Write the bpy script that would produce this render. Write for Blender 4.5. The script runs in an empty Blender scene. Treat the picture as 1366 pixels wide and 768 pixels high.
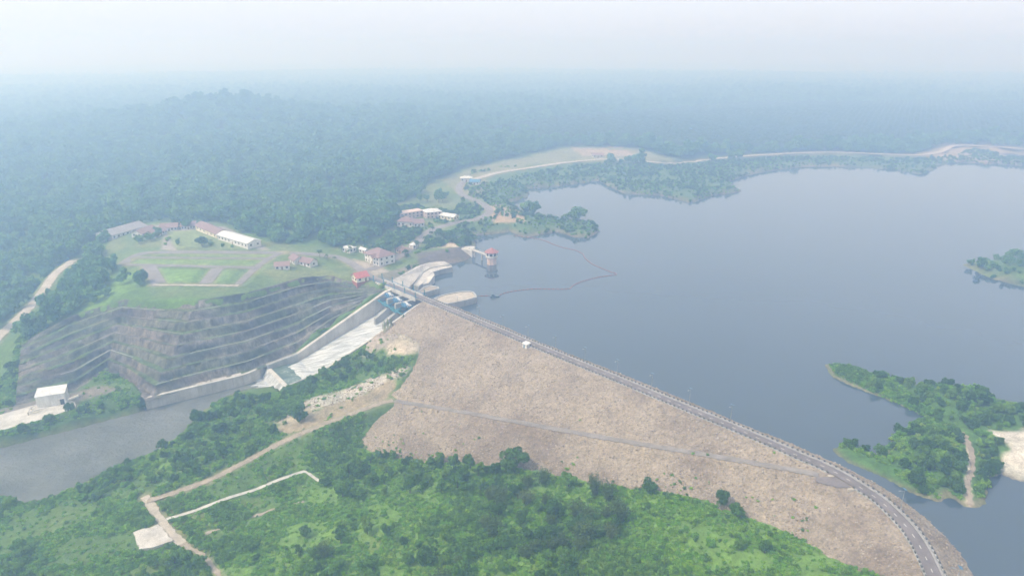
import bpy, math, random
import numpy as np
random.seed(7); rng = np.random.default_rng(7)
scene = bpy.context.scene
R = math.radians

# ------------------------------------------------------------------ camera
F, CX, CY, HC, PT = 911.0, 683.0, 384.0, 146.0, R(19.3)
cam_d = bpy.data.cameras.new('camera'); cam = bpy.data.objects.new('camera', cam_d)
scene.collection.objects.link(cam)
cam.location = (0, 0, HC); cam.rotation_euler = (R(90) - PT, 0, 0)
cam_d.sensor_width = 36.0; cam_d.lens = F / 1366.0 * 36.0
cam_d.clip_start = 1.0; cam_d.clip_end = 60000.0
scene.camera = cam
scene.render.resolution_x, scene.render.resolution_y = 1024, 575

# ------------------------------------------------------------------ world, sun, exposure
SUN_EL, SUN_AZ = 52.0, 248.0            # azimuth clockwise from +y: light comes from the left
world = bpy.data.worlds.new('World'); scene.world = world; world.use_nodes = True
wn = world.node_tree; wn.nodes.clear()
sky = wn.nodes.new('ShaderNodeTexSky'); sky.sky_type = 'NISHITA'; sky.sun_disc = False
sky.sun_elevation = R(SUN_EL); sky.sun_rotation = R(SUN_AZ)
sky.air_density = 1.0; sky.dust_density = 4.0; sky.ozone_density = 2.0; sky.altitude = 100
pale = wn.nodes.new('ShaderNodeMixRGB'); pale.blend_type = 'MIX'; pale.inputs[0].default_value = 0.6
pale.inputs[2].default_value = (6.7, 7.0, 7.8, 1)     # thin high overcast veil
bg = wn.nodes.new('ShaderNodeBackground'); bg.inputs[1].default_value = 0.15
wo = wn.nodes.new('ShaderNodeOutputWorld')
wn.links.new(sky.outputs[0], pale.inputs[1]); wn.links.new(pale.outputs[0], bg.inputs[0]); wn.links.new(bg.outputs[0], wo.inputs[0])
sun_d = bpy.data.lights.new('sun', 'SUN'); sun_d.energy = 2.9; sun_d.angle = R(4.0); sun_d.color = (1.0, 0.95, 0.87)
sun = bpy.data.objects.new('sun', sun_d); scene.collection.objects.link(sun)
sun.location = (-300, 0, 400)
sun.rotation_euler = (R(90 - SUN_EL), 0, R(180 - SUN_AZ))
scene.view_settings.view_transform = 'Standard'; scene.view_settings.look = 'None'
scene.view_settings.exposure = 0.36; scene.view_settings.gamma = 1.0
scene.view_settings.use_curve_mapping = False
cy = scene.cycles
cy.use_denoising = True; cy.max_bounces = 6; cy.diffuse_bounces = 2; cy.glossy_bounces = 2
cy.transmission_bounces = 2; cy.transparent_max_bounces = 4; cy.volume_bounces = 3
cy.use_adaptive_sampling = True; cy.adaptive_threshold = 0.02
HAZE_DENSITY = 0.00122
HAZE_COLOR = (0.44, 0.65, 1.0)

# ------------------------------------------------------------------ projection helpers
_c, _s = math.cos(PT), math.sin(PT)
def ray(px, py):
    a = (px - CX) / F; b = (py - CY) / F
    return np.array([a, _c - b * _s, -_s - b * _c])
def P(px, py, z=0.0):                       # a point seen at that pixel, lying at height z
    d = ray(px, py); t = (z - HC) / d[2]
    return np.array([d[0] * t, d[1] * t, z])
def pix(x, y, z):
    z = z - HC
    dep = np.maximum(y * _c - z * _s, 1.0); up = y * _s + z * _c
    return CX + F * x / dep, CY - F * up / dep
def PL(pts, z=0.0): return np.array([P(a, b, z)[:2] for a, b in pts])

# ------------------------------------------------------------------ numpy geometry helpers
def inside(poly, x, y):
    x = np.asarray(x, float); y = np.asarray(y, float); r = np.zeros(x.shape, bool)
    n = len(poly)
    for i in range(n):
        x1, y1 = poly[i]; x2, y2 = poly[(i + 1) % n]
        if y1 == y2: continue
        cnd = ((y1 > y) != (y2 > y)) & (x < (x2 - x1) * (y - y1) / (y2 - y1) + x1)
        r ^= cnd
    return r
def dist_line(pts, x, y, closed=False):
    """distance, index along (arc length) and side of the nearest point of a polyline"""
    pts = np.asarray(pts, float)[:, :2]
    if closed: pts = np.vstack([pts, pts[:1]])
    best = np.full(x.shape, 1e18); arc = np.zeros(x.shape); side = np.ones(x.shape); acc = 0.0
    for a, b in zip(pts[:-1], pts[1:]):
        ab = b - a; L2 = ab @ ab; L = math.sqrt(L2)
        if L2 < 1e-9: continue
        t = np.clip(((x - a[0]) * ab[0] + (y - a[1]) * ab[1]) / L2, 0, 1)
        dx = x - a[0] - t * ab[0]; dy = y - a[1] - t * ab[1]; d2 = dx * dx + dy * dy
        m = d2 < best
        best = np.where(m, d2, best); arc = np.where(m, acc + t * L, arc)
        side = np.where(m, np.sign(-(ab[0] * dy - ab[1] * dx)), side); acc += L
    return np.sqrt(best), arc, side
def sdf(poly, x, y):                        # negative inside
    d = dist_line(poly, x, y, True)[0]
    return np.where(inside(poly, x, y), -d, d)
def _hash(ix, iy, seed):
    h = (ix * 374761393 + iy * 668265263 + seed * 974634721) & 0xffffffff
    h = ((h ^ (h >> 13)) * 1274126177) & 0xffffffff
    return ((h ^ (h >> 16)) & 0xffff) / 65535.0
def vnoise(x, y, sc, seed=0, oct=3):
    r = 0; amp = 1.0; tot = 0
    for o in range(oct):
        X = x / sc * 2 ** o + 1000.37 * o; Y = y / sc * 2 ** o + 517.9 * o
        ix = np.floor(X).astype(np.int64); iy = np.floor(Y).astype(np.int64)
        fx = X - ix; fy = Y - iy; fx = fx * fx * (3 - 2 * fx); fy = fy * fy * (3 - 2 * fy)
        v = (_hash(ix, iy, seed) * (1 - fx) + _hash(ix + 1, iy, seed) * fx) * (1 - fy) + \
            (_hash(ix, iy + 1, seed) * (1 - fx) + _hash(ix + 1, iy + 1, seed) * fx) * fy
        r = r + v * amp; tot += amp; amp *= 0.5
    return r / tot
def resample(pts, step):
    pts = np.asarray(pts, float); seg = np.linalg.norm(np.diff(pts[:, :2], axis=0), axis=1)
    s = np.concatenate([[0], np.cumsum(seg)]); n = max(2, int(s[-1] / step) + 1)
    q = np.linspace(0, s[-1], n)
    return np.stack([np.interp(q, s, pts[:, k]) for k in range(pts.shape[1])], 1)
def smooth(pts, it=2):                      # Chaikin
    pts = np.asarray(pts, float)
    for _ in range(it):
        q = .75 * pts[:-1] + .25 * pts[1:]; r = .25 * pts[:-1] + .75 * pts[1:]
        m = np.empty((2 * len(q), pts.shape[1])); m[0::2] = q; m[1::2] = r
        pts = np.vstack([pts[:1], m, pts[-1:]])
    return pts
def sstep(a, b, x):
    t = np.clip((x - a) / (b - a), 0, 1); return t * t * (3 - 2 * t)

# ------------------------------------------------------------------ materials
MATS = {}
def _mat(name):
    m = bpy.data.materials.new(name); m.use_nodes = True; nt = m.node_tree
    b = nt.nodes['Principled BSDF']; MATS[name] = m
    return m, nt, b
def _pos(nt, scale=(1, 1, 1)):
    g = nt.nodes.new('ShaderNodeNewGeometry'); v = nt.nodes.new('ShaderNodeVectorMath'); v.operation = 'MULTIPLY'
    v.inputs[1].default_value = scale; nt.links.new(g.outputs['Position'], v.inputs[0]); return v.outputs[0]
def _noise(nt, vec, scale, detail=4, rough=0.6):
    n = nt.nodes.new('ShaderNodeTexNoise'); n.inputs['Scale'].default_value = scale; n.inputs['Detail'].default_value = detail
    n.inputs['Roughness'].default_value = rough; nt.links.new(vec, n.inputs['Vector']); return n
def _ramp(nt, fac, stops):
    r = nt.nodes.new('ShaderNodeValToRGB'); e = r.color_ramp.elements
    while len(e) < len(stops): e.new(0.5)
    for i, (p, c) in enumerate(stops): e[i].position = p; e[i].color = (*c, 1)
    nt.links.new(fac, r.inputs[0]); return r.outputs[0]
def _mix(nt, a, b, fac, mode='MULTIPLY'):
    m = nt.nodes.new('ShaderNodeMixRGB'); m.blend_type = mode
    for s, v in ((0, fac), (1, a), (2, b)):
        if hasattr(v, 'links') or hasattr(v, 'is_linked'): nt.links.new(v, m.inputs[s])
        elif s == 0: m.inputs[0].default_value = v
        else: m.inputs[s].default_value = (*v, 1)
    return m.outputs[0]
def _bump(nt, b, h, strength=0.5, dist=0.3):
    n = nt.nodes.new('ShaderNodeBump'); n.inputs['Strength'].default_value = strength; n.inputs['Distance'].default_value = dist
    nt.links.new(h, n.inputs['Height']); nt.links.new(n.outputs[0], b.inputs['Normal'])

def surf(name, col, var=0.25, scale=0.5, rough=0.8, fine=4.0, bump=0.3, bdist=0.1, stains=True, metal=0.0):
    m, nt, b = _mat(name); v = _pos(nt)
    n1 = _noise(nt, v, scale, 5); n2 = _noise(nt, v, fine, 3)
    lo = 1 - var; hi = 1 + var
    c = _mix(nt, _ramp(nt, n1.outputs[0], [(.25, (lo,) * 3), (.75, (hi,) * 3)]), col, 1.0)
    if stains:
        n3 = _noise(nt, _pos(nt, (1, 1, .15)), scale * 2.2, 4)
        c = _mix(nt, c, _ramp(nt, n3.outputs[0], [(.35, (.72, .72, .70)), (.55, (1, 1, 1))]), 0.8)
    c = _mix(nt, c, _ramp(nt, n2.outputs[0], [(.3, (.85,) * 3), (.7, (1.12,) * 3)]), 1.0)
    nt.links.new(c, b.inputs['Base Color']); b.inputs['Roughness'].default_value = rough; b.inputs['Metallic'].default_value = metal
    if bump: _bump(nt, b, n2.outputs[0], bump, bdist)
    return m
surf('concrete', (.46, .43, .39), .2, .15, .85)
surf('concrete_pale', (.50, .48, .44), .2, .15, .85)
surf('concrete_grey', (.34, .34, .33), .22, .12, .85)
surf('asphalt', (.175, .152, .148), .2, .12, .9, 6)
surf('asphalt_pale', (.22, .20, .19), .2, .12, .9, 6)
surf('ramp_paving', (.235, .21, .19), .2, .12, .9, 6)
surf('paint_white', (.78, .78, .75), .12, .6, .7)
surf('sidewalk', (.31, .295, .285), .15, .3, .85)
surf('wall_white', (.68, .66, .62), .08, .4, .7)
surf('wall_cream', (.74, .66, .48), .08, .4, .7)
surf('wall_maroon', (.30, .09, .07), .15, .4, .8)
surf('wall_pink', (.62, .47, .40), .1, .4, .8)
surf('roof_red', (.42, .12, .10), .18, .5, .7)
surf('roof_tower', (.32, .13, .12), .18, .5, .7)
surf('roof_maroon', (.23, .15, .145), .2, .5, .75)
surf('roof_brown', (.26, .17, .15), .2, .5, .75)
surf('roof_grey', (.27, .25, .25), .15, .2, .6)
surf('roof_white', (.62, .62, .61), .08, .2, .5)
surf('glass_dark', (.03, .04, .05), .1, .5, .15, bump=0, stains=False)
surf('door_brown', (.16, .09, .05), .2, 1, .6)
surf('steel_blue', (.06, .19, .33), .2, .5, .5)
surf('steel_teal', (.03, .17, .22), .2, .5, .5)
surf('steel_grey', (.30, .31, .32), .2, .6, .45, metal=0.3)
surf('block_dark', (.12, .118, .115), .3, .8, .8)
surf('float_orange', (.26, .09, .07), .2, 1, .5)
surf('rope', (.22, .14, .10), .2, 2, .9)
surf('barge_dark', (.06, .10, .13), .2, 1, .6)
surf('gravel', (.32, .27, .21), .25, .25, .95, 3)
surf('gravel_pale', (.44, .39, .32), .22, .2, .95, 3)
surf('sand_pale', (.50, .47, .43), .25, .12, .95, 2)
surf('drain_old', (.27, .25, .225), .3, .3, .9)
surf('moss', (.085, .13, .045), .3, .3, .95)
surf('bark', (.12, .09, .06), .3, 2, .95)

# rock rubble on the dam
m, nt, b = _mat('rubble'); v = _pos(nt)
vo = nt.nodes.new('ShaderNodeTexVoronoi'); vo.inputs['Scale'].default_value = 1.3; nt.links.new(v, vo.inputs['Vector'])
n1 = _noise(nt, v, .05, 6, .65); n2 = _noise(nt, v, .5, 5); n4 = _noise(nt, _pos(nt, (1, 1, 2.5)), .022, 7, .7)
c = _ramp(nt, n1.outputs[0], [(.28, (.225, .185, .146)), (.5, (.292, .241, .186)), (.72, (.332, .280, .220))])
c = _mix(nt, c, _ramp(nt, vo.outputs['Color'], [(.1, (.80, .80, .80)), (.9, (1.14, 1.13, 1.11))]), 1.0)
c = _mix(nt, c, _ramp(nt, n2.outputs[0], [(.3, (.75, .75, .75)), (.65, (1.1, 1.1, 1.1))]), 1.0)
c = _mix(nt, c, _ramp(nt, n4.outputs[0], [(.36, (.70, .66, .66)), (.5, (1, 1, 1)), (.68, (1.1, 1.1, 1.08))]), 1.0)
nt.links.new(c, b.inputs['Base Color']); b.inputs['Roughness'].default_value = .95
_bump(nt, b, vo.outputs['Distance'], .8, .5)
m, nt, b = _mat('rock_piece')
oi = nt.nodes.new('ShaderNodeObjectInfo'); v = _pos(nt); n1 = _noise(nt, v, .045, 4)
c = _ramp(nt, oi.outputs['Random'], [(0, (.19, .155, .122)), (.5, (.292, .241, .186)), (.88, (.335, .29, .24)), (1, (.44, .40, .35))])
c = _mix(nt, c, _ramp(nt, n1.outputs[0], [(.3, (.70, .67, .66)), (.7, (1.12, 1.12, 1.12))]), 1.0)
nt.links.new(c, b.inputs['Base Color']); b.inputs['Roughness'].default_value = .95

# ground: painted by vertex colour (the soil's own colour) plus grain
def attr_ground(name, n_lo=.6, n_hi=1.35, sc=(.05, .35, 1.6), bstr=.6, bd=.5, stretch=(1, 1, 1)):
    m, nt, b = _mat(name)
    at = nt.nodes.new('ShaderNodeAttribute'); at.attribute_name = 'col'
    v = _pos(nt, stretch); a1 = _noise(nt, v, sc[0], 5); a2 = _noise(nt, v, sc[1], 6, .7); a3 = _noise(nt, v, sc[2], 3)
    c = _mix(nt, at.outputs['Color'], _ramp(nt, a1.outputs[0], [(.3, (.78, .82, .75)), (.7, (1.2, 1.15, 1.1))]), 1.0)
    c = _mix(nt, c, _ramp(nt, a2.outputs[0], [(.3, (n_lo,) * 3), (.7, (n_hi,) * 3)]), 1.0)
    c = _mix(nt, c, _ramp(nt, a3.outputs[0], [(.3, (.75,) * 3), (.7, (1.2,) * 3)]), 1.0)
    nt.links.new(c, b.inputs['Base Color']); b.inputs['Roughness'].default_value = .95; b.inputs['Specular IOR Level'].default_value = .2
    _bump(nt, b, a2.outputs[0], bstr, bd)
    return m
attr_ground('soil'); attr_ground('cut_rock', .25, 1.7, (.06, .30, 1.1), 1.0, 1.2, (1, 1, .22))

# water
m, nt, b = _mat('lake_water'); v = _pos(nt)
n0 = _noise(nt, v, .006, 4); n1 = _noise(nt, _pos(nt, (1, .6, 1)), .35, 3); n2 = _noise(nt, v, .02, 3)
nt.links.new(_ramp(nt, n0.outputs[0], [(.3, (.044, .068, .092)), (.7, (.058, .082, .104))]), b.inputs['Base Color'])
nt.links.new(_ramp(nt, n2.outputs[0], [(.35, (.02,) * 3), (.7, (.09,) * 3)]), b.inputs['Roughness'])
b.inputs['IOR'].default_value = 1.5
_bump(nt, b, n1.outputs[0], .08, .10)
m, nt, b = _mat('river_water')
v = _pos(nt); n0 = _noise(nt, v, .05, 5); n1 = _noise(nt, v, .28, 6, .75)
nt.links.new(_ramp(nt, n0.outputs[0], [(.3, (.135, .145, .14)), (.7, (.23, .24, .232))]), b.inputs['Base Color'])
b.inputs['Roughness'].default_value = .18; b.inputs['IOR'].default_value = 1.33
_bump(nt, b, n1.outputs[0], 1.0, 2.6)
m, nt, b = _mat('basin_water')
n0 = _noise(nt, _pos(nt), .3, 5, .7)
nt.links.new(_ramp(nt, n0.outputs[0], [(.40, (.06, .10, .085)), (.62, (.16, .22, .19)), (.72, (.7, .73, .72))]), b.inputs['Base Color'])
b.inputs['Roughness'].default_value = .25; _bump(nt, b, n0.outputs[0], .6, .5)
m, nt, b = _mat('foam')
tc = nt.nodes.new('ShaderNodeTexCoord'); mp = nt.nodes.new('ShaderNodeMapping'); nt.links.new(tc.outputs['Object'], mp.inputs[0])
mp.inputs['Rotation'].default_value = (0, 0, -math.atan2(-.613, -.79)); mp.inputs['Scale'].default_value = (.09, 1.1, .2)
n0 = _noise(nt, mp.outputs[0], 1.0, 6, .65); n1 = _noise(nt, _pos(nt), 1.3, 4)
c = _ramp(nt, n0.outputs[0], [(.34, (.17, .185, .19)), (.47, (.40, .42, .42)), (.62, (.62, .63, .63))])
nt.links.new(c, b.inputs['Base Color']); b.inputs['Roughness'].default_value = .6; _bump(nt, b, n1.outputs[0], .8, .4)

# foliage
def leafmat(name, stops, trans=.3, big=.03):
    m, nt, b = _mat(name); nt.nodes.remove(b); out = nt.nodes['Material Output']
    oi = nt.nodes.new('ShaderNodeObjectInfo'); g = nt.nodes.new('ShaderNodeNewGeometry')
    n = _noise(nt, g.outputs['Position'], big, 4); n2 = _noise(nt, g.outputs['Position'], .7, 3)
    ad = nt.nodes.new('ShaderNodeMath'); ad.operation = 'MULTIPLY_ADD'; ad.inputs[1].default_value = .45
    nt.links.new(oi.outputs['Random'], ad.inputs[0])
    s2 = nt.nodes.new('ShaderNodeMath'); s2.operation = 'MULTIPLY'; s2.inputs[1].default_value = .6
    nt.links.new(n.outputs[0], s2.inputs[0]); nt.links.new(s2.outputs[0], ad.inputs[2])
    c = _ramp(nt, ad.outputs[0], stops)
    c = _mix(nt, c, _ramp(nt, n2.outputs[0], [(.3, (.7, .72, .65)), (.7, (1.25, 1.22, 1.2))]), 1.0)
    d = nt.nodes.new('ShaderNodeBsdfDiffuse'); t = nt.nodes.new('ShaderNodeBsdfTranslucent'); mx = nt.nodes.new('ShaderNodeMixShader')
    mx.inputs[0].default_value = trans
    nt.links.new(c, d.inputs[0]); nt.links.new(c, t.inputs[0]); nt.links.new(d.outputs[0], mx.inputs[1]); nt.links.new(t.outputs[0], mx.inputs[2])
    nt.links.new(mx.outputs[0], out.inputs[0]); return m
leafmat('leaf', [(.1, (.055, .130, .026)), (.45, (.105, .225, .036)), (.7, (.155, .285, .045)), (.95, (.22, .33, .06))], .4)
leafmat('leaf_dark', [(.1, (.040, .105, .028)), (.6, (.075, .165, .036)), (.95, (.12, .21, .05))], .4)
leafmat('leaf_bamboo', [(.1, (.060, .11, .030)), (.6, (.11, .17, .05)), (.95, (.17, .20, .07))])
leafmat('leaf_bright', [(.12, (.10, .25, .03)), (.45, (.165, .36, .038)), (.7, (.25, .43, .05)), (.95, (.35, .44, .09))], .38, .02)
leafmat('leaf_forest', [(.12, (.045, .125, .042)), (.4, (.085, .20, .055)), (.65, (.13, .26, .075)), (.95, (.19, .31, .10))], .25, .02)
leafmat('leaf_palm', [(.1, (.03, .075, .025)), (.9, (.08, .13, .04))], .2)

# ------------------------------------------------------------------ object helpers
C = scene.collection
def setp(o, label=None, cat=None, group=None, kind=None):
    if label: o['label'] = label
    if cat: o['category'] = cat
    if group: o['group'] = group
    if kind: o['kind'] = kind
    return o
class MB:
    def __init__(s): s.v = []; s.f = []; s.m = []; s.cur = 0
    def add(s, vs, fs):
        k = len(s.v); s.v.extend([tuple(map(float, q)) for q in vs]); s.f.extend([tuple(i + k for i in f) for f in fs]); s.m.extend([s.cur] * len(fs))
    def prism(s, poly, z0, z1):             # z0/z1 floats or lists per corner; poly counter-clockwise
        n = len(poly)
        if not hasattr(z0, '__len__'): z0 = [z0] * n
        if not hasattr(z1, '__len__'): z1 = [z1] * n
        vs = [(p[0], p[1], z0[i]) for i, p in enumerate(poly)] + [(p[0], p[1], z1[i]) for i, p in enumerate(poly)]
        fs = [tuple(range(n - 1, -1, -1)), tuple(range(n, 2 * n))] + [(i, (i + 1) % n, n + (i + 1) % n, n + i) for i in range(n)]
        s.add(vs, fs)
    def box(s, cx, cy_, cz, sx, sy, sz):
        hx, hy = sx / 2, sy / 2
        s.prism([(cx - hx, cy_ - hy), (cx + hx, cy_ - hy), (cx + hx, cy_ + hy), (cx - hx, cy_ + hy)], cz - sz / 2, cz + sz / 2)
    def tube(s, p, q, r0, r1=None, n=6):
        r1 = r0 if r1 is None else r1
        p = np.array(p, float); q = np.array(q, float); d = q - p; d /= max(np.linalg.norm(d), 1e-9)
        a = np.cross(d, (0, 0, 1) if abs(d[2]) < .9 else (1, 0, 0)); a /= np.linalg.norm(a); b2 = np.cross(d, a)
        vs = []
        for c0, r in ((p, r0), (q, r1)):
            for k in range(n):
                t = 2 * math.pi * k / n; vs.append(c0 + r * (math.cos(t) * a + math.sin(t) * b2))
        s.add(vs, [(k, (k + 1) % n, n + (k + 1) % n, n + k) for k in range(n)] + [tuple(range(n - 1, -1, -1)), tuple(range(n, 2 * n))])
    def mesh(s, name, mats):
        me = bpy.data.meshes.new(name); me.from_pydata(s.v, [], s.f)
        for mt in (mats if isinstance(mats, (list, tuple)) else [mats]): me.materials.append(MATS[mt])
        if s.cur: me.polygons.foreach_set('material_index', s.m)
        me.update(); return me
    def obj(s, name, mats, parent=None): return link(name, s.mesh(name, mats), parent)
def link(name, data, parent=None):
    o = bpy.data.objects.new(name, data); C.objects.link(o)
    if parent is not None: o.parent = parent
    return o
def empty(name, loc=(0, 0, 0), rz=0.0):
    o = link(name, None); o.location = loc; o.rotation_euler = (0, 0, rz); o.empty_display_size = .1; return o
def np_mesh(name, verts, quads, mat, col=None, smooth_shade=True):
    me = bpy.data.meshes.new(name); nv = len(verts); nf = len(quads); k = quads.shape[1]
    me.vertices.add(nv); me.vertices.foreach_set('co', np.ascontiguousarray(verts, np.float32).ravel())
    me.loops.add(nf * k); me.loops.foreach_set('vertex_index', np.ascontiguousarray(quads, np.int32).ravel())
    me.polygons.add(nf); me.polygons.foreach_set('loop_start', np.arange(0, nf * k, k, dtype=np.int32))
    me.polygons.foreach_set('loop_total', np.full(nf, k, np.int32))
    if smooth_shade: me.polygons.foreach_set('use_smooth', np.ones(nf, bool))
    me.update(calc_edges=True)
    if col is not None:
        a = me.color_attributes.new('col', 'FLOAT_COLOR', 'POINT')
        a.data.foreach_set('color', np.concatenate([col, np.ones((nv, 1))], 1).astype(np.float32).ravel())
    if mat: me.materials.append(MATS[mat])
    me.validate(); return me
def grid_quads(nx, ny):                     # index = j*nx+i
    i, j = np.meshgrid(np.arange(nx - 1), np.arange(ny - 1)); a = (j * nx + i).ravel()
    return np.stack([a, a + 1, a + nx + 1, a + nx], 1)

# ------------------------------------------------------------------ plan of the place (from the photograph)
RIVER_Z = -30.0
CREST_PX = [(497, 371), (540, 387.5), (560, 396), (582, 405), (626, 423.5), (692, 451), (758, 478.5), (824, 505), (850, 516), (940, 553.5), (1023, 588), (1067, 608), (1091, 617.5), (1110, 626.5), (1126, 635), (1142, 645), (1157, 655), (1174, 666), (1188, 678.5), (1201, 691), (1213, 704.5), (1222.5, 717.5), (1231, 732), (1238, 746), (1245, 761)]
crest = np.vstack([[P(a, b, 6)[:2] for a, b in CREST_PX], [[115.5, 140], [109, 122], [99, 106]]])
crest = resample(smooth(crest, 3), 1.0)
def dam_raw(x, y):
    d, arc, side = dist_line(crest[::3], x, y); d = d * side          # + downstream
    zd = 6 - np.maximum(d - 3.2, 0) / 2.3; zu = 6 - np.maximum(-d - 3.2, 0) / 1.9
    return np.where(d > 0, zd, zu), d, arc
def dam_hit(px, py):
    d = ray(px, py); t = np.linspace(120, 620, 2500); q = d[None] * t[:, None]; q[:, 2] += HC
    k = np.argmax(q[:, 2] < dam_raw(q[:, 0], q[:, 1])[0]); return q[k]
TOE_PX = [(480, 590), (490, 600), (560, 614), (690, 627), (780, 637), (860, 652), (960, 674), (1060, 714), (1120, 747), (1180, 770)]
LEFT_PX = [(556, 459), (550, 488), (524, 527), (498, 560)]
toe = np.array([dam_hit(*p) for p in TOE_PX]); leftb = np.array([dam_hit(*p) for p in LEFT_PX])
RAMP_PX = [(519, 533), (570, 541), (620, 550), (720, 571), (820, 591), (920, 608), (1020, 626), (1085, 638), (1108, 641)]
ramp = np.array([dam_hit(*p) for p in RAMP_PX]); ramp = resample(smooth(ramp, 2), 2.0)
_rl = np.concatenate([[0], np.cumsum(np.linalg.norm(np.diff(ramp[:, :2], axis=0), axis=1))]); ramp[:, 2] = ramp[0, 2] + (5.9 - ramp[0, 2]) * np.minimum(1, _rl / (_rl[-1] - 7))
apron = [P(1088, 642, 6)[:2], P(1088, 637, 6)[:2], P(1112, 635, 6)[:2], P(1127, 643, 6)[:2], P(1136, 650, 6)[:2], P(1118, 650, 6)[:2]]

SL = np.array([-75., 398.]); SV = np.array([-.79, -.613]); SU = np.array([.613, -.79])
def S(a, t, z=None):
    q = SL + a * SU + t * SV
    return (q[0], q[1]) if z is None else (q[0], q[1], z)
def s_loc(x, y):
    dx = x - SL[0]; dy = y - SL[1]; return dx * SU[0] + dy * SU[1], dx * SV[0] + dy * SV[1]
CW = 30.0
FLOOR_T = [-30, -8, 0, 4, 12, 62, 66, 79, 80, 88]; FLOOR_Z = [-9, -6, -3, -4.5, -9, -25.5, -27, -27, -31, -31]
LTOP_T = [-12, 0, 4, 62, 80]; LTOP_Z = [6, 5.5, 4.5, -20.5, -22.5]
RTOP_T = [-12, -4, 17, 27, 62, 80]; RTOP_Z = [6, 5.8, -3, -8, -20.5, -22.5]

dam_poly = [tuple(q[:2]) for q in toe] + [(118, 145)] + [(108, 96)] + [tuple(q) for q in crest[::-12] + np.array([[.73, .68]]) * 1] + \
           [S(30.5, -3), S(30.5, 12), S(31.5, 24), S(33, 30)] + [tuple(q[:2]) for q in leftb]
up_poly = [tuple(q) for q in crest[::12]] + [(106, 96), (118, 88), (150, 120)] + [tuple(q) for q in (crest[::-12] + np.array([[.73, .68]]) * 26)]

# shore lines
SHORE_PX = [(545, 384), (560, 366), (584, 356), (607, 351), (622, 347), (628, 343), (634, 334), (636, 328), (632, 314), (662, 312), (680, 309), (699, 317), (717, 314), (744, 309), (765, 316),
            (786, 317), (799, 309), (797, 301), (778, 296), (731, 293), (691, 280), (680, 270), (707, 262), (702, 251), (738, 249), (770, 245), (797, 241), (832, 258), (882, 261),
            (923, 271), (949, 261), (991, 256), (970, 243), (1011, 230), (1073, 222), (1125, 222), (1177, 225), (1239, 234), (1249, 222), (1275, 216), (1366, 222), (1480, 226)]
shore = PL(SHORE_PX)
lake_poly = [tuple(q) for q in crest[20::12]] + [(150, 60), (420, 60), (1200, 300), (1500, 900)] + [tuple(q) for q in shore[::-1]] + [S(0, -8), S(14, -4)]
PEN_PX = [(1102, 486), (1130, 489), (1167, 499), (1216, 513), (1262, 512), (1304, 517), (1330, 531), (1366, 538), (1440, 548), (1600, 560), (1640, 650), (1440, 655), (1366, 642), (1350, 639), (1337, 632),
          (1320, 639), (1311, 668), (1299, 676), (1285, 673), (1272, 662), (1262, 658), (1252, 668), (1216, 657), (1174, 637), (1128, 616), (1109, 600), (1125, 590), (1167, 605), (1180, 603),
          (1190, 580), (1210, 564), (1233, 556), (1200, 540), (1158, 523), (1115, 504)]
ISL_PX = [(1285, 353), (1310, 347), (1366, 344), (1440, 345), (1450, 385), (1366, 384), (1320, 371)]
pen = PL(PEN_PX); isl = PL(ISL_PX)
pond = PL([(1325, 207), (1345, 203), (1400, 203), (1400, 214), (1340, 213)])
RIV_PX = [(-160, 640), (-40, 612), (0, 597), (195, 547), (330, 513), (351, 503), (362, 498), (394, 520), (376, 524), (335, 524), (300, 538), (272, 556), (242, 585), (200, 608), (150, 628), (100, 652), (55, 669), (33, 673), (0, 662), (-60, 668), (-160, 700)]
river = PL(RIV_PX, RIVER_Z)

# cuttings: top and toe lines of the benched rock faces  (px, py, z)
CUT_T = [(28, 458, -12), (95, 422, -2), (165, 400, 5.5), (205, 402, 7), (262, 401, 8), (285, 398, 8), (330, 391, 8), (400, 371, 8), (440, 368, 7), (476, 378, 4.5), (512, 386, 4.5)]
CUT_B = [(20, 540, -24), (100, 523, -24), (140, 492, -20.5), (166, 505, -21.5), (197, 533, -23.5), (240, 520, -24), (330, 497, -24), (396, 471, -21), (440, 437, -12.5), (475, 413, -5), (517, 389, 4.0)]
cutT = np.array([P(*q) for q in CUT_T]); cutB = np.array([P(*q) for q in CUT_B])
cut_poly = [tuple(q[:2]) for q in cutT] + [tuple(q[:2]) for q in cutB[::-1]]

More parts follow.
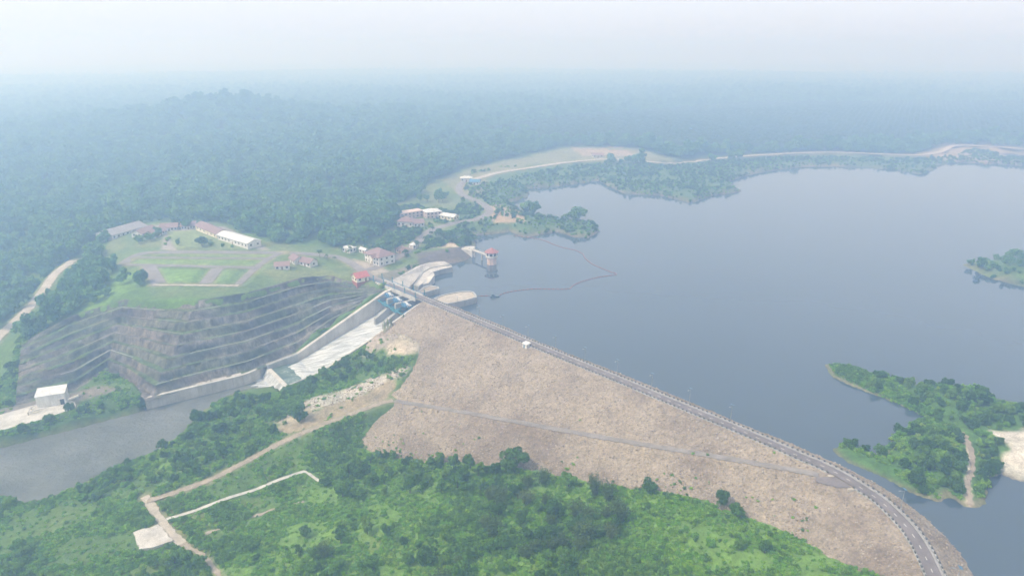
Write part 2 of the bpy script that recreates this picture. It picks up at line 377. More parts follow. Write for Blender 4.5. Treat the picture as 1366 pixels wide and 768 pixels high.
# spot heights  (px, py, z)
CTRL = [(150, 325, 6), (190, 345, 10), (270, 340, 10), (350, 345, 10), (210, 385, 9), (300, 385, 9), (400, 365, 8), (440, 358, 7.5), (483, 372, 6), (450, 340, 7.5), (500, 352, 6.3), (540, 345, 6.5),
        (560, 330, 7), (610, 325, 7), (600, 300, 8), (560, 290, 9), (640, 280, 6), (640, 245, 10), (560, 260, 10), (330, 322, 11), (230, 318, 11), (280, 305, 10), (160, 300, 5), (500, 372, 5.9), (520, 365, 5.5), (535, 360, 4),
        (0, 445, -16), (50, 400, -12), (100, 348, -4), (0, 380, -18), (60, 350, -8), (0, 330, -12), (110, 385, -2), (60, 435, -11), (10, 480, -20), (-60, 500, -24), (-100, 420, -22), (0, 520, -25), (-80, 580, -25),
        (75, 535, -24), (0, 568, -24), (100, 545, -24), (60, 552, -24.2), (150, 525, -22.5), (188, 520, -22), (150, 550, -28), (60, 580, -28.5), (190, 540, -26),
        (300, 562, -25), (350, 540, -24), (400, 528, -23), (440, 512, -20), (480, 497, -15), (505, 478, -11), (500, 460, -9), (540, 443, -.6), (555, 460, -3.6), (545, 466, -4.8), (530, 450, -3.4), (545, 480, -7.8), (528, 503, -12), (545, 498, -10.8), (485, 518, -15), (430, 535, -19), (400, 552, -20.5),
        (519, 533, -18.3), (480, 548, -19.8), (420, 570, -21), (370, 592, -22.5), (320, 620, -24.0), (285, 638, -25), (240, 655, -26), (190, 665, -27),
        (250, 600, -26), (180, 640, -27), (100, 668, -28.5), (310, 580, -24), (380, 560, -22),
        (480, 604, -29.1), (440, 600, -28.3), (420, 632, -28.8), (340, 650, -27.8), (260, 680, -28.3), (300, 692, -28.8), (240, 720, -29), (100, 700, -28.6), (30, 720, -28.8), (100, 760, -29), (200, 740, -29), (-60, 720, -29), (460, 570, -25.3),
        (470, 640, -27.2), (430, 680, -26.8), (330, 720, -28), (350, 768, -27), (500, 700, -22.5), (500, 768, -22), (600, 680, -19.3), (650, 768, -17), (750, 700, -14), (800, 768, -13.5),
        (880, 720, -9.3), (950, 768, -9), (1000, 730, -6.3), (1100, 768, -2), (700, 900, -13), (300, 900, -28), (1100, 900, 1), (0, 900, -30),
        (700, 230, 6), (850, 230, 5), (900, 250, 4), (1000, 215, 6), (1100, 205, 5), (1250, 210, 4), (300, 250, 4), (150, 270, -3), (0, 280, -6), (600, 200, 14), (450, 260, 8), (420, 320, 9), (300, 180, 15), (1000, 150, 14), (1366, 160, 14), (0, 200, 4), (1366, 110, 14), (0, 110, 10), (683, 110, 14)]
cp = [P(*q) for q in CTRL] + [q for q in cutT] + [q for q in cutB] + [toe[i] for i in range(len(toe))] + [q - np.array([0, 0, -.25]) for q in leftb]
for t_, z_ in ((14, 2.5), (30, -5), (48, -12.6), (62, -18.5), (80, -22)): cp.append(np.array(S(-4, t_, z_)))
for t_, z_ in ((34, -10.5), (48, -15), (62, -19.5), (78, -22)): cp.append(np.array(S(34, t_, z_)))
cp = np.array(cp)
def _w(x, y):                                # compress far distances so the spline stays tame
    return x / 100.0, np.log(np.maximum(y, 30) / 100.0) * 3.0
def _u(r): return np.where(r > 1e-9, r * r * np.log(np.maximum(r, 1e-9)), 0)
_kx, _ky = cp[:, 0] / np.maximum(cp[:, 1], 60) * 3.0, np.log(np.maximum(cp[:, 1], 60) / 100.0) * 3.0
_n = len(cp); _A = np.zeros((_n + 3, _n + 3))
_A[:_n, :_n] = _u(np.hypot(_kx[:, None] - _kx[None], _ky[:, None] - _ky[None])) + np.eye(_n) * 1e-3
_A[:_n, _n:] = np.stack([np.ones(_n), _kx, _ky], 1); _A[_n:, :_n] = _A[:_n, _n:].T
_sol = np.linalg.solve(_A, np.concatenate([cp[:, 2], np.zeros(3)]))
def natural(x, y):
    X = np.clip(x / np.maximum(y, 60) * 3.0, -4.5, 4.5); Y = np.log(np.clip(y, 60, 2600) / 100.0) * 3.0
    r = _sol[_n] + _sol[_n + 1] * X + _sol[_n + 2] * Y
    for i in range(_n): r = r + _sol[i] * _u(np.hypot(X - _kx[i], Y - _ky[i]))
    return np.clip(r, -32, 30)

# paths and roads lying on the land: (name, label, material, pixel+z line, width)
def roadline(pts): return smooth(np.array([P(*q) for q in pts]), 3)
ROADS = [
    ('access_road', 'gravel', [(524, 533.5, -18.3), (500, 540, -19.1), (480, 548, -19.8), (420, 570, -21), (370, 592, -22.5), (320, 620, -24.0), (285, 638, -25), (240, 655, -26), (196, 668, -27)], 3.0),
    ('dirt_track', 'gravel_pale', [(192, 662, -26.8), (203, 676, -27.4), (216, 694, -28), (232, 715, -28.6), (243, 725, -28.9)], 3.2),
    ('dirt_track', 'gravel', [(243, 725, -28.9), (262, 735, -28.6), (280, 748, -28), (296, 775, -27.4), (310, 800, -27)], 1.8),
    ('valley_road', 'gravel_pale', [(-60, 520, -24), (-20, 470, -19), (0, 447, -16), (25, 424, -14), (45, 405, -12), (62, 382, -9), (72, 365, -6.5), (98, 347, -4)], 6.0),
    ('plateau_road', 'asphalt_pale', [(500, 372.5, 6), (484, 362, 6.2), (468, 350, 6.9), (452, 343, 7.5), (420, 339, 8.5), (375, 337, 10), (217, 336, 10.6), (184, 338, 10), (164, 352, 9)], 6.0),
    ('plateau_road', 'asphalt_pale', [(484, 362, 6.2), (500, 358, 6.2), (535, 341, 6.5), (555, 325, 7.2), (571, 308, 8), (593, 301, 8), (611, 296, 8), (637, 293, 7), (651, 286, 6.5), (655, 279.5, 6.5), (637, 268, 7), (616, 261, 8.5), (611, 252, 9.5), (616, 243, 10), (630, 239, 10)], 7.0),
    ('lakeside_road', 'gravel_pale', [(630, 239, 10), (637, 238, 10), (663, 230, 8), (699, 225, 7), (744, 218, 7), (765, 215.6, 7), (815, 211, 7), (877, 217, 6), (908, 218, 6), (949, 212, 6), (991, 208, 6), (1099, 202, 6), (1180, 206, 6), (1234, 207, 5), (1259, 202, 6), (1272, 192, 8), (1366, 199, 6), (1500, 204, 6)], 8.5),
    ('plot_path', 'asphalt_pale', [(168, 353, 9.3), (342, 357, 9.6)], 4.0),
    ('plot_path', 'asphalt_pale', [(186, 343.5, 10), (356, 345, 10)], 3.0),
    ('plot_path', 'asphalt_pale', [(198, 355, 9.4), (212, 378, 9)], 8.0),
    ('plot_path', 'asphalt_pale', [(290, 358, 9.6), (274, 378, 9)], 7.5),
    ('plot_path', 'asphalt_pale', [(375, 337, 10), (356, 346, 9.8), (338, 360, 9.2), (318, 379, 9)], 4.5),
    ('plot_path', 'gravel_pale', [(204, 380, 9), (318, 381, 9)], 2.4),
]
roads = [(n, m_, roadline(l), w) for n, m_, l, w in ROADS]

# ------------------------------------------------------------------ ground
def axis(a, b, step, lo, hi, g=1.12):
    c = list(np.arange(a, b + .01, step)); st = step; v = c[-1]; up = []
    while v < hi: st *= g; v += st; up.append(v)
    st = step; v = c[0]; dn = []
    while v > lo: st *= g; v -= st; dn.append(v)
    return np.array(dn[::-1] + c + up)
gx = axis(-330, 190, 1.6, -11000, 11000, 1.09)
gy = axis(120, 520, 1.6, 30, 14000, 1.035)
GX, GY = np.meshgrid(gx, gy); x, y = GX.ravel(), GY.ravel()
Z = natural(x, y)
far = sstep(600, 1300, y)
Z += far * (vnoise(x, y, 420, 3, 3) - .5) * 26
hill = P(300, 163, 15)
Z += 26 * np.exp(-(((x - hill[0]) / 110) ** 2 + ((y - hill[1]) / 110) ** 2)) * (.75 + .5 * vnoise(x, y, 60, 9))
amp = .5 + .6 * sstep(30, 120, np.abs(x + 160) - 80)
Z += (vnoise(x, y, 14, 1, 3) - .5) * 1.1 * np.clip(amp, .3, 1)
Z += (vnoise(x, y, 5, 2, 2) - .5) * .9 * (y < 330) * (x > -60) + (vnoise(x, y, 22, 4, 2) - .5) * 2.0 * (y < 260) * (x > -60) * (x < 85)
Z = np.where((y > 600) & (x > -260), np.maximum(Z, 3.0), Z)
d_sh = dist_line(shore, x, y)[0]
in_lake = inside(lake_poly, x, y)
land_side = (~in_lake)
zone = land_side & (y > 330) & ((x > -80) | (y > 430))
Z = np.where(zone & (d_sh < 60), np.clip(Z, .35 + np.minimum(d_sh * .06, 2), np.maximum(.4 + d_sh * .55, .4)), Z)
d_up, = (dist_line(crest[::6], x, y)[0],)
lake_d = np.minimum(d_sh, np.where(y < 420, d_up + 3, 1e9))
Z = np.where(in_lake, -.8 - np.minimum(lake_d * .35, 9), Z)
for poly, top in ((pen, 4.5), (isl, 6)):
    d = sdf(poly, x, y); nn = vnoise(x, y, 22, 5, 3)
    d = d + (nn - .5) * 5
    Z = np.where((d < 0) & in_lake, np.minimum(.15 - d * .28, top) * (.7 + .6 * nn), np.where((d < 12) & in_lake, np.maximum(Z, -.3 - d * .4), Z))
d = sdf(pond, x, y); Z = np.where(d < 0, -1.5, Z)
# river bed
d_riv = sdf(river, x, y)
Z = np.where(d_riv < 0, RIVER_Z - .6 - np.minimum(-d_riv * .35, 3), np.where(d_riv < 10, np.maximum(Z, RIVER_Z + .25 + np.minimum(d_riv * .25, 1.2)), Z))
# under the dam, the cutting and the spillway the ground lies lower
dz, dd, da = dam_raw(x, y)
sd_dam = sdf(dam_poly, x, y); sd_up = sdf(up_poly, x, y)
Z = np.where((sd_dam < -2.0), np.minimum(Z, dz - 2), Z)
Z = np.where((np.abs(dd) < 5) & (da < 1e9) & (sd_dam > 5) & (d_up < 5), Z, Z)
sd_cut = sdf(cut_poly, x, y)
Z = np.where(sd_cut < -1.2, Z - np.minimum(6, 2 + (-sd_cut - 1.2) * 1.2), Z)
sa, st_ = s_loc(x, y)
mch = (sa > -2.2) & (sa < CW + 2.2) & (st_ > -34) & (st_ < 84)
Z = np.where(mch, np.minimum(Z, np.interp(st_, FLOOR_T, FLOOR_Z) - 1.6), Z)
wall_line = np.array([P(196, 546, -30), P(330, 513, -30), P(352, 503, -30)])
wl2 = np.concatenate([wall_line[:, :2], [P(362, 494, -30)[:2]]]); dwl, _, wside = dist_line(wl2, x, y); Z = np.where((dwl < np.where(wside < 0, 3.4, 3.0)) & (x < -139), np.minimum(Z, -31.5), Z)
# roads press flat beds into the land
for n_, m_, l, w in roads:
    d, arc, _ = dist_line(l[::2], x, y); ls = np.concatenate([[0], np.cumsum(np.linalg.norm(np.diff(l[::2, :2], axis=0), axis=1))])
    zr = np.interp(arc, ls, l[::2, 2]); k = 1 - sstep(w / 2 + 1.2, w / 2 + 6, d)
    Z = np.where((sd_cut > -1.2), Z * (1 - k) + (zr - .06) * k, Z)
# platform of the outlet works
plat = PL([(-60, 586), (0, 574), (60, 558), (88, 548), (101, 542), (100, 536), (88, 531), (60, 536), (0, 553), (-60, 568)], -24)
sdp = sdf(plat, x, y); Z = np.where(sdp < 3, -24.2, Z)
Zg = Z.reshape(GX.shape)
def ground_z(px_, py_):
    px_ = np.asarray(px_, float); py_ = np.asarray(py_, float)
    i = np.clip(np.searchsorted(gx, px_) - 1, 0, len(gx) - 2); j = np.clip(np.searchsorted(gy, py_) - 1, 0, len(gy) - 2)
    fx = np.clip((px_ - gx[i]) / (gx[i + 1] - gx[i]), 0, 1); fy = np.clip((py_ - gy[j]) / (gy[j + 1] - gy[j]), 0, 1)
    return (Zg[j, i] * (1 - fx) + Zg[j, i + 1] * fx) * (1 - fy) + (Zg[j + 1, i] * (1 - fx) + Zg[j + 1, i + 1] * fx) * fy
def gp(px_, py_):                            # ground point seen at a pixel
    d = ray(px_, py_); t = np.concatenate([np.arange(150, 900, 1.0), np.arange(900, 9000, 12.0)])
    q = d[None] * t[:, None]; q[:, 2] += HC; h = ground_z(q[:, 0], q[:, 1]); k = np.argmax(q[:, 2] < h)
    return np.array([q[k, 0], q[k, 1], h[k]])

# soil colours
G_GRASS, G_BRIGHT, G_DRY = (.085, .150, .034), (.125, .225, .040), (.185, .20, .085)
G_SOIL, G_FOREST, G_SAND, G_ROCK = (.33, .25, .17), (.035, .065, .025), (.48, .45, .40), (.20, .175, .155)
col = np.tile(np.array(G_GRASS), (len(x), 1))
u_, v_ = pix(x, y, Z)
front = y > 40
def paint(poly, c, soft=6.0, world=False, nz=.0, seed=0):
    global col
    xx, yy = (x, y) if world else (u_, v_)
    d = sdf(poly, xx, yy)
    if nz: d = d + (vnoise(x, y, 9, seed + 11, 3) - .5) * nz
    k = (1 - sstep(-soft * .5, soft * .5, d))[:, None]
    col = col * (1 - k) + np.array(c)[None] * k
nzc = vnoise(x, y, 40, 21, 3)[:, None]
col = col * (1 - sstep(.5, .75, nzc)) + np.array(G_BRIGHT) * sstep(.5, .75, nzc)
FG = [(270, 768), (300, 720), (430, 640), (480, 600), (560, 615), (690, 625), (860, 650), (960, 672), (1060, 712), (1180, 768), (1200, 1100), (250, 1100)]
paint(FG, G_BRIGHT, 20, nz=10)
nd = sstep(.58, .78, vnoise(x, y, 25, 31, 3))[:, None] * (v_ > 560)[:, None]
col = col * (1 - .5 * nd) + np.array((.15, .16, .06)) * .5 * nd
k = sstep(480, 700, y)[:, None] * (~in_lake)[:, None]; col = col * (1 - k) + np.array(G_FOREST) * k
CLEAR = [(130, 350), (150, 315), (185, 297), (290, 296), (352, 322), (440, 330), (500, 325), (530, 292), (520, 275), (560, 262), (570, 245), (620, 225), (700, 207), (755, 195), (850, 197), (905, 214), (840, 216), (765, 217),
         (700, 228), (650, 240), (690, 258), (660, 262), (640, 275), (690, 282), (700, 297), (650, 300), (600, 310), (640, 325), (620, 350), (540, 385), (480, 380), (400, 372), (330, 392), (285, 397), (205, 397), (185, 365)]
paint(CLEAR, (.115, .17, .06), 5, nz=4)
kk = (sdf(CLEAR, u_, v_) < 0)[:, None] * sstep(.45, .7, vnoise(x, y, 18, 41, 3))[:, None] * .7
col = col * (1 - kk) + np.array(G_DRY) * kk
LOWZ = [(630, 225), (760, 218), (905, 220), (1100, 205), (1230, 210), (1262, 204), (1276, 194), (1420, 201), (1420, 224), (1280, 219), (1250, 226), (1240, 240), (1000, 240), (980, 262), (920, 275), (830, 262), (710, 266), (682, 272), (694, 282), (735, 290), (804, 298), (804, 322), (640, 316), (600, 310)]
paint(LOWZ, (.085, .145, .05), 6, nz=6)
PLOTS = [[(176, 352), (188, 344.5), (352, 346), (336, 355)], [(206, 376), (196, 358), (288, 360), (272, 377)], [(278, 377), (296, 360), (334, 361), (316, 377)], [(190, 340), (220, 338), (368, 339), (356, 343)]]
for i, q in enumerate(PLOTS): paint(q, ((.16, .235, .075), (.15, .255, .065), (.13, .21, .07), (.17, .23, .085))[i], 1.5)
paint([(214, 330), (222, 308), (262, 306), (300, 318), (330, 332)], (.19, .24, .10), 3, nz=3)
paint([(200, 300), (222, 306), (214, 333), (235, 334), (222, 310), (290, 304), (345, 333), (360, 333), (300, 303)], (.30, .27, .25), 3, nz=3)
paint([(648, 272), (692, 280), (702, 296), (660, 297), (652, 286)], (.36, .27, .17), 4, nz=4)
paint([(590, 240), (640, 222), (705, 209), (756, 197), (850, 198), (904, 214), (760, 214), (700, 222), (650, 238), (650, 258), (615, 262)], (.20, .205, .105), 4, nz=5)
paint([(760, 197), (830, 198), (850, 208), (780, 207)], (.33, .26, .18), 4, nz=10)
paint([(1225, 206), (1270, 190), (1366, 196), (1366, 222), (1290, 217), (1240, 212)], (.30, .25, .17), 3, nz=5)
paint([(575, 322), (618, 316), (628, 322), (626, 329), (570, 331)], (.44, .37, .28), 3, nz=2)
paint([(470, 345), (500, 352), (545, 375), (520, 380), (480, 366)], (.36, .32, .27), 3)
paint([(500, 368), (552, 352), (604, 346), (632, 335), (636, 345), (604, 354), (552, 382), (512, 384)], (.19, .18, .14), 3, nz=3)
paint([(556, 338), (604, 330), (632, 330), (640, 346), (606, 352), (560, 360)], (.13, .115, .11), 3)
# right bank: bare rock and soil beside the dam's left flank
paint([(530, 437), (556, 436), (560, 458), (556, 470), (520, 472), (506, 462)], (.42, .37, .30), 4, nz=10)
paint([(500, 432), (530, 432), (534, 452), (500, 470), (480, 480)], (.30, .26, .22), 5, nz=5)
paint([(552, 484), (526, 492), (480, 512), (402, 535), (398, 548), (440, 545), (500, 520), (536, 500)], (.40, .375, .335), 4, nz=9, seed=3)
paint([(525, 505), (490, 524), (430, 545), (390, 562), (360, 575), (385, 578), (440, 560), (515, 532), (528, 520)], (.30, .25, .18), 4, nz=8, seed=4)
paint([(350, 555), (410, 540), (425, 550), (380, 570)], (.33, .29, .22), 6, nz=10, seed=5)
# peninsula
paint(PEN_PX, (.075, .16, .035), 3, nz=2)
paint([(1318, 575), (1400, 565), (1400, 645), (1350, 640), (1330, 622), (1345, 598)], G_SAND, 5, nz=16, seed=6)
paint([(1284, 588), (1293, 590), (1299, 618), (1294, 640), (1298, 676), (1289, 676), (1288, 640), (1291, 615)], (.55, .50, .42), 2, nz=1)
for pl, nm in ((pen, 1), (isl, 2)):
    d = sdf(pl, x, y); k = (np.exp(-(d / 1.6) ** 2) * (np.abs(d) < 6))[:, None]; col = col * (1 - k * .8) + np.array((.20, .17, .12)) * k * .8
k = (np.exp(-(d_sh / 3.0) ** 2) * zone)[:, None]; col = col * (1 - k * .8) + np.array((.22, .18, .13)) * k * .8
k = (np.exp(-(d_riv / 2.0) ** 2) * (d_riv > -3))[:, None]; col = col * (1 - k * .7) + np.array((.18, .14, .10)) * k * .7
col = np.where((in_lake & (Z < -.2))[:, None], np.array((.12, .10, .08))[None], col)
# left flank and the powerhouse bank
paint([(-80, 560), (0, 545), (60, 530), (130, 515), (180, 520), (100, 545), (0, 560)], (.19, .17, .15), 6, nz=6)
paint([(105, 535), (140, 525), (185, 515), (196, 545), (100, 566), (0, 592), (-60, 606), (-60, 590), (0, 575), (100, 548)], (.06, .115, .035), 4)
for n_, m_, l, w in roads:
    d = dist_line(l[::3], x, y)[0]; k = (1 - sstep(w / 2, w / 2 + 3.0, d + (vnoise(x, y, 5, 50, 2) - .5) * 3))[:, None] * .45
    col = col * (1 - k) + np.array((.30, .25, .18)) * k
ground = link('ground', np_mesh('ground', np.stack([x, y, Z], 1), grid_quads(len(gx), len(gy)), 'soil', np.clip(col, 0, 1)))
setp(ground, 'rolling green and bare land around the dam', 'ground', kind='structure')

# ------------------------------------------------------------------ water sheets
def sheet(name, poly, z, mat, label, cat, kind='structure'):
    mb = MB(); mb.add([(p[0], p[1], z) for p in poly], [tuple(range(len(poly)))])
    o = mb.obj(name, mat); return setp(o, label, cat, kind=kind)
big = [S(CW, -1), ] + [tuple(q) for q in crest[45::14]] + [(104, 100), (150, 40), (2600, 40), (2600, 1600), (-150, 1600), (-100, 500), S(0, -8), S(0, -1)]
sheet('lake', big, 0.0, 'lake_water', 'calm grey blue reservoir behind the dam', 'lake')
sheet('river', [(-420, 230), (-420, 330), (-200, 380), S(-8, 79.7), S(CW + 6, 79.7), (-100, 300), (-190, 225)], RIVER_Z, 'river_water', 'grey rippled river below the spillway', 'river')

# ------------------------------------------------------------------ roads and paths
def ribbon(name, line, w, mat, zoff=.1, parent=None, step=1.5, follow=False, jag=0.0):
    l = resample(line, step); t = np.gradient(l[:, :2], axis=0); t /= np.linalg.norm(t, axis=1)[:, None] + 1e-9; nrm = np.stack([-t[:, 1], t[:, 0]], 1)
    ks = np.linspace(-.5, .5, 5); vs = []
    for k in ks:
        ww = np.full(len(l), w * k)
        if jag and abs(k) == .5: ww = ww + (rng.random(len(l)) - .5) * jag
        q = l[:, :2] + nrm * ww[:, None]; z = ground_z(q[:, 0], q[:, 1]) if follow else l[:, 2]
        if follow: z = np.maximum(z, ground_z(l[:, 0], l[:, 1]) - .3)
        vs.append(np.concatenate([q, (z + zoff)[:, None]], 1))
    n = len(l); me = np_mesh(name, np.concatenate(vs), grid_quads(n, 5)[:, ::-1], mat)
    return link(name, me, parent)
ROAD_LABELS = ['grey gravel access road running down from the dam ramp', 'pale dirt track turning past the white slab', 'narrow brown footpath disappearing under the trees', 'pale winding road in the wooded valley left of the rock cut',
               'grey road from the bridge round the lawn plots', 'curving grey road from the bridge to the gatehouse', 'pale lakeside road beyond the reservoir inlet', 'grey path between the lawn plots', 'grey path along the top of the lawn plots',
               'wide paved path at the end of the square lawn', 'wide paved path between two lawn plots', 'slanting grey path beside the lawn plots', 'pale path along the edge above the rock cut']
for i, (n_, m_, l, w) in enumerate(roads):
    o = ribbon(n_, l, w, m_, .10 + .006 * i, jag=.9 if 'gravel' in m_ else .2); setp(o, ROAD_LABELS[i], 'road' if 'road' in n_ else 'path', kind='structure')

# ------------------------------------------------------------------ benched rock cutting
NB = 8
def build_cut():
    T = resample(np.concatenate([cutT, np.arange(len(cutT))[:, None]], 1), .1)
    k = np.linspace(0, len(cutT) - 1, 210); idx = np.arange(len(cutT))
    t3 = np.stack([np.interp(k, idx, cutT[:, c]) for c in range(3)], 1); b3 = np.stack([np.interp(k, idx, cutB[:, c]) for c in range(3)], 1)
    prof = [(-.02, -.004, 0)]
    for j in range(NB):
        for q in (0, .33, .66): prof.append(((j + q * .40) / NB, (j + q) / NB, 0))
        prof += [((j + .40) / NB, (j + .97) / NB, 0), ((j + .44) / NB, (j + 1.0) / NB, 1), ((j + .97) / NB, (j + 1.0) / NB, 1)]
    prof.append((1.02, 1.01, 0))
    rows = []; cols = []; gut = [[] for _ in range(NB)]; bn = 0
    for r, (tt, zz, bench) in enumerate(prof):
        wob = (vnoise(k * 6, np.full_like(k, r * 1.7), 5, 61, 2) - .5) * .03 * (0 if r in (0, len(prof) - 1) else 1)
        xy = t3[:, :2] * (1 - tt - wob)[:, None] + b3[:, :2] * (tt + wob)[:, None]
        z = t3[:, 2] + (b3[:, 2] - t3[:, 2]) * zz + (vnoise(xy[:, 0], xy[:, 1], 4, 62, 2) - .5) * (.6 if bench else 2.2) * min(1, r, len(prof) - 1 - r)
        rows.append(np.concatenate([xy, z[:, None]], 1))
        n1 = vnoise(xy[:, 0], xy[:, 1] + z * 2, 16, 63, 3)[:, None]; n2 = vnoise(xy[:, 0] + 300, xy[:, 1], 30, 64, 3)[:, None]
        n1 = sstep(.25, .75, n1); c = np.array((.045, .045, .050)) * (1 - n1) + np.array((.155, .145, .142)) * n1
        brown = sstep(.50, .72, n2); c = c * (1 - .4 * brown) + np.array((.17, .135, .11)) * .4 * brown
        # the slipped, browner spur between the two faces
        sp = np.exp(-((k - 3.3) / .75) ** 2)[:, None]; c = c * (1 - .55 * sp) + np.array((.18, .15, .128)) * .55 * sp
        gr = sstep(.52, .64, vnoise(xy[:, 0], xy[:, 1], 24, 65 + bn, 2))[:, None] * (.85 if bench else .22)
        if bench and bn % 2 == 0: gr = np.maximum(gr, .55)
        c = c * (1 - gr) + np.array((.085, .135, .045)) * gr
        if bench and (r + 1 == len(prof) or prof[r + 1][2] == 0): bn += 1
        cols.append(c)
    n = len(k)
    o = link('rock_cut', np_mesh('rock_cut', np.concatenate(rows), grid_quads(n, len(prof))[:, ::-1], 'cut_rock', np.clip(np.concatenate(cols), 0, 1), smooth_shade=False))
    setp(o, 'dark benched rock cutting between the lawn plateau and the river', 'rock face', kind='structure')
    for j in range(1, NB):                     # pale lined drains on the benches, broken where the bench has slipped
        tt = (j - .12) / NB; zz = j / NB
        l = np.concatenate([t3[:, :2] * (1 - tt) + b3[:, :2] * tt, (t3[:, 2] + (b3[:, 2] - t3[:, 2]) * zz)[:, None]], 1)
        i = 12 + (j * 29) % 17
        while i < n - 14:
            ln = 18 + (j * 37 + i * 13) % 40; seg = l[i:min(i + ln, n - 8)]
            if len(seg) > 6: ribbon('bench_drain', seg, .55, ('drain_old', 'concrete_grey', 'moss')[(i + j) % 3], .42, o, 1.2)
            i += ln + 4 + (i * 7 + j) % 16
    return o
build_cut()

# ------------------------------------------------------------------ dam
dam = empty('dam', (30, 285, 6)); setp(dam, 'long rockfill dam faced with pale pinkish rubble', 'dam')
dgx = np.arange(-100, 152, 1.25); dgy = np.arange(88, 396, 1.25); DX, DY = np.meshgrid(dgx, dgy); x1, y1 = DX.ravel(), DY.ravel()
dz, dd, da = dam_raw(x1, y1)
def ramp_bed(x_, y_, z_):
    d, arc, _ = dist_line(ramp, x_, y_); ls = np.concatenate([[0], np.cumsum(np.linalg.norm(np.diff(ramp[:, :2], axis=0), axis=1))])
    k = 1 - sstep(2.0, 3.4, d); d = np.minimum(d, np.maximum(sdf(apron, x_, y_), 0)); k = np.maximum(k, 1 - sstep(.3, 2.2, sdf(apron, x_, y_))); return z_ * (1 - k) + np.interp(arc, ls, ramp[:, 2]) * k, d
dz2, dr = ramp_bed(x1, y1, dz)
rough = (vnoise(x1, y1, 2.2, 71, 2) - .5) * .55 + (vnoise(x1, y1, 25, 72, 3) - .5) * .9
flat = np.minimum(sstep(3.2, 6, np.abs(dd)), sstep(2.2, 4.5, dr)); dz2 = dz2 + rough * flat - .12 * (np.abs(dd) < 3.2) - .1 * (dr < 2.4)
def dam_z(x_, y_):
    return ramp_bed(x_, y_, dam_raw(x_, y_)[0])[0]
def submesh(name, keepv, parent, mat):
    q = grid_quads(len(dgx), len(dgy)); kf = keepv[q].all(1); q = q[kf]; used = np.unique(q); mp_ = np.full(len(x1), -1); mp_[used] = np.arange(len(used))
    return link(name, np_mesh(name, np.stack([x1, y1, dz2], 1)[used] - np.array(dam.location), mp_[q], mat), parent)
la, lt = s_loc(x1, y1)
out_ch = ~((la < CW + .6) & (lt < 120))
keep_d = (dd > -.9) & (sdf(dam_poly, x1, y1) < 4) & out_ch
keep_u = (dd < .9) & (dd > -22) & out_ch & (da > 4)
submesh('downstream_face', keep_d, dam, 'rubble'); submesh('upstream_face', keep_u, dam, 'rubble')
# the ramp road climbing the downstream face
o = ribbon('ramp_road', ramp[1:-2], 3.1, 'ramp_paving', .06, jag=.5); setp(o, 'narrow grey ramp road climbing the rubble face to the crest', 'road', kind='structure')

# crest road, footway, kerbs
def offset(line, d):
    t = np.gradient(line[:, :2], axis=0); t /= np.linalg.norm(t, axis=1)[:, None]; return line[:, :2] + np.stack([t[:, 1], -t[:, 0]], 1) * d
def off3(d, z, a=0, b=None): 
    q = offset(crest, d)[a:b]; return np.concatenate([q, np.full((len(q), 1), z)], 1)
jl = int(np.argmin(np.hypot(*(crest - P(1108, 630, 6)[:2]).T))); jr = int(np.argmin(np.hypot(*(crest - P(1140, 650, 6)[:2]).T)))
croad = setp(ribbon('crest_road', off3(.35, 6.0), 4.0, 'asphalt', .03), 'dark two lane road along the dam crest', 'road', kind='structure')
def rail_prism(name, d0, d1, z0, z1, mat, parent=None, a=0, b=None, label=None, cat=None, kind=None, step=2):
    l0 = offset(crest, d0)[a:b:step]; l1 = offset(crest, d1)[a:b:step]; n = len(l0)
    vs = [(*p, z1) for p in l0] + [(*p, z1) for p in l1] + [(*p, z0) for p in l0] + [(*p, z0) for p in l1]; fs = []
    for i in range(n - 1):
        fs += [(i, i + 1, n + i + 1, n + i), (2 * n + i, 2 * n + i + 1, i + 1, i), (n + i, n + i + 1, 3 * n + i + 1, 3 * n + i)]
    fs += [(0, n, 3 * n, 2 * n), (n - 1, 2 * n - 1, 4 * n - 1, 3 * n - 1)]
    mb = MB(); mb.add(vs, fs); o = mb.obj(name, mat, parent)
    return setp(o, label, cat, kind=kind)
rail_prism('footway', -2.35, -1.68, 5.8, 6.2, 'sidewalk', label='pale concrete footway beside the crest road on the lake side', cat='footway', kind='structure')
rail_prism('kerb', 2.38, 2.58, 5.8, 6.2, 'sidewalk', a=jr, label='pale kerb on the rubble side of the crest road', cat='kerb', kind='structure')
# dashes
arc = 0; k = 50
while k < len(crest) - 4:
    l = off3(.35, 6.0)[k:k + 2 + (k % 2)][:2]; l[1] = l[0] + (l[1] - l[0]) * 1.5; ribbon('lane_dash', l, .15, 'paint_white', .036, croad, .5); k += 5
# parapets of dark guard blocks on a concrete base
def parapet(d, a, b, label):
    root = empty('parapet', (*crest[min(a, len(crest) - 1)], 6)); setp(root, label, 'parapet', 'parapets of guard blocks along the crest')
    base = rail_prism('kerb_base', d - .22, d + .22, 5.6, 6.14, 'concrete_grey', a=a, b=b); base.parent = root; base.location = -np.array(root.location)
    mb = MB(); mb.prism([(-.36, -.17), (.36, -.17), (.36, .17), (-.36, .17)], 0, .5); mb.prism([(-.30, -.13), (.30, -.13), (.30, .13), (-.30, .13)], .5, .6)
    me = mb.mesh('guard_block', 'block_dark'); q = offset(crest, d); t = np.gradient(crest, axis=0)
    for i in range(a, b or len(crest), 2):
        if i >= len(crest): break
        g = link('guard_block', me, root); g.location = (q[i][0] - root.location[0], q[i][1] - root.location[1], .165); g.rotation_euler = (0, 0, math.atan2(t[i][1], t[i][0]))
parapet(-2.75, 50, None, 'row of dark guard blocks on the lake side of the crest road')
parapet(2.85, 48, jl, 'row of dark guard blocks above the rubble face between spillway and ramp')
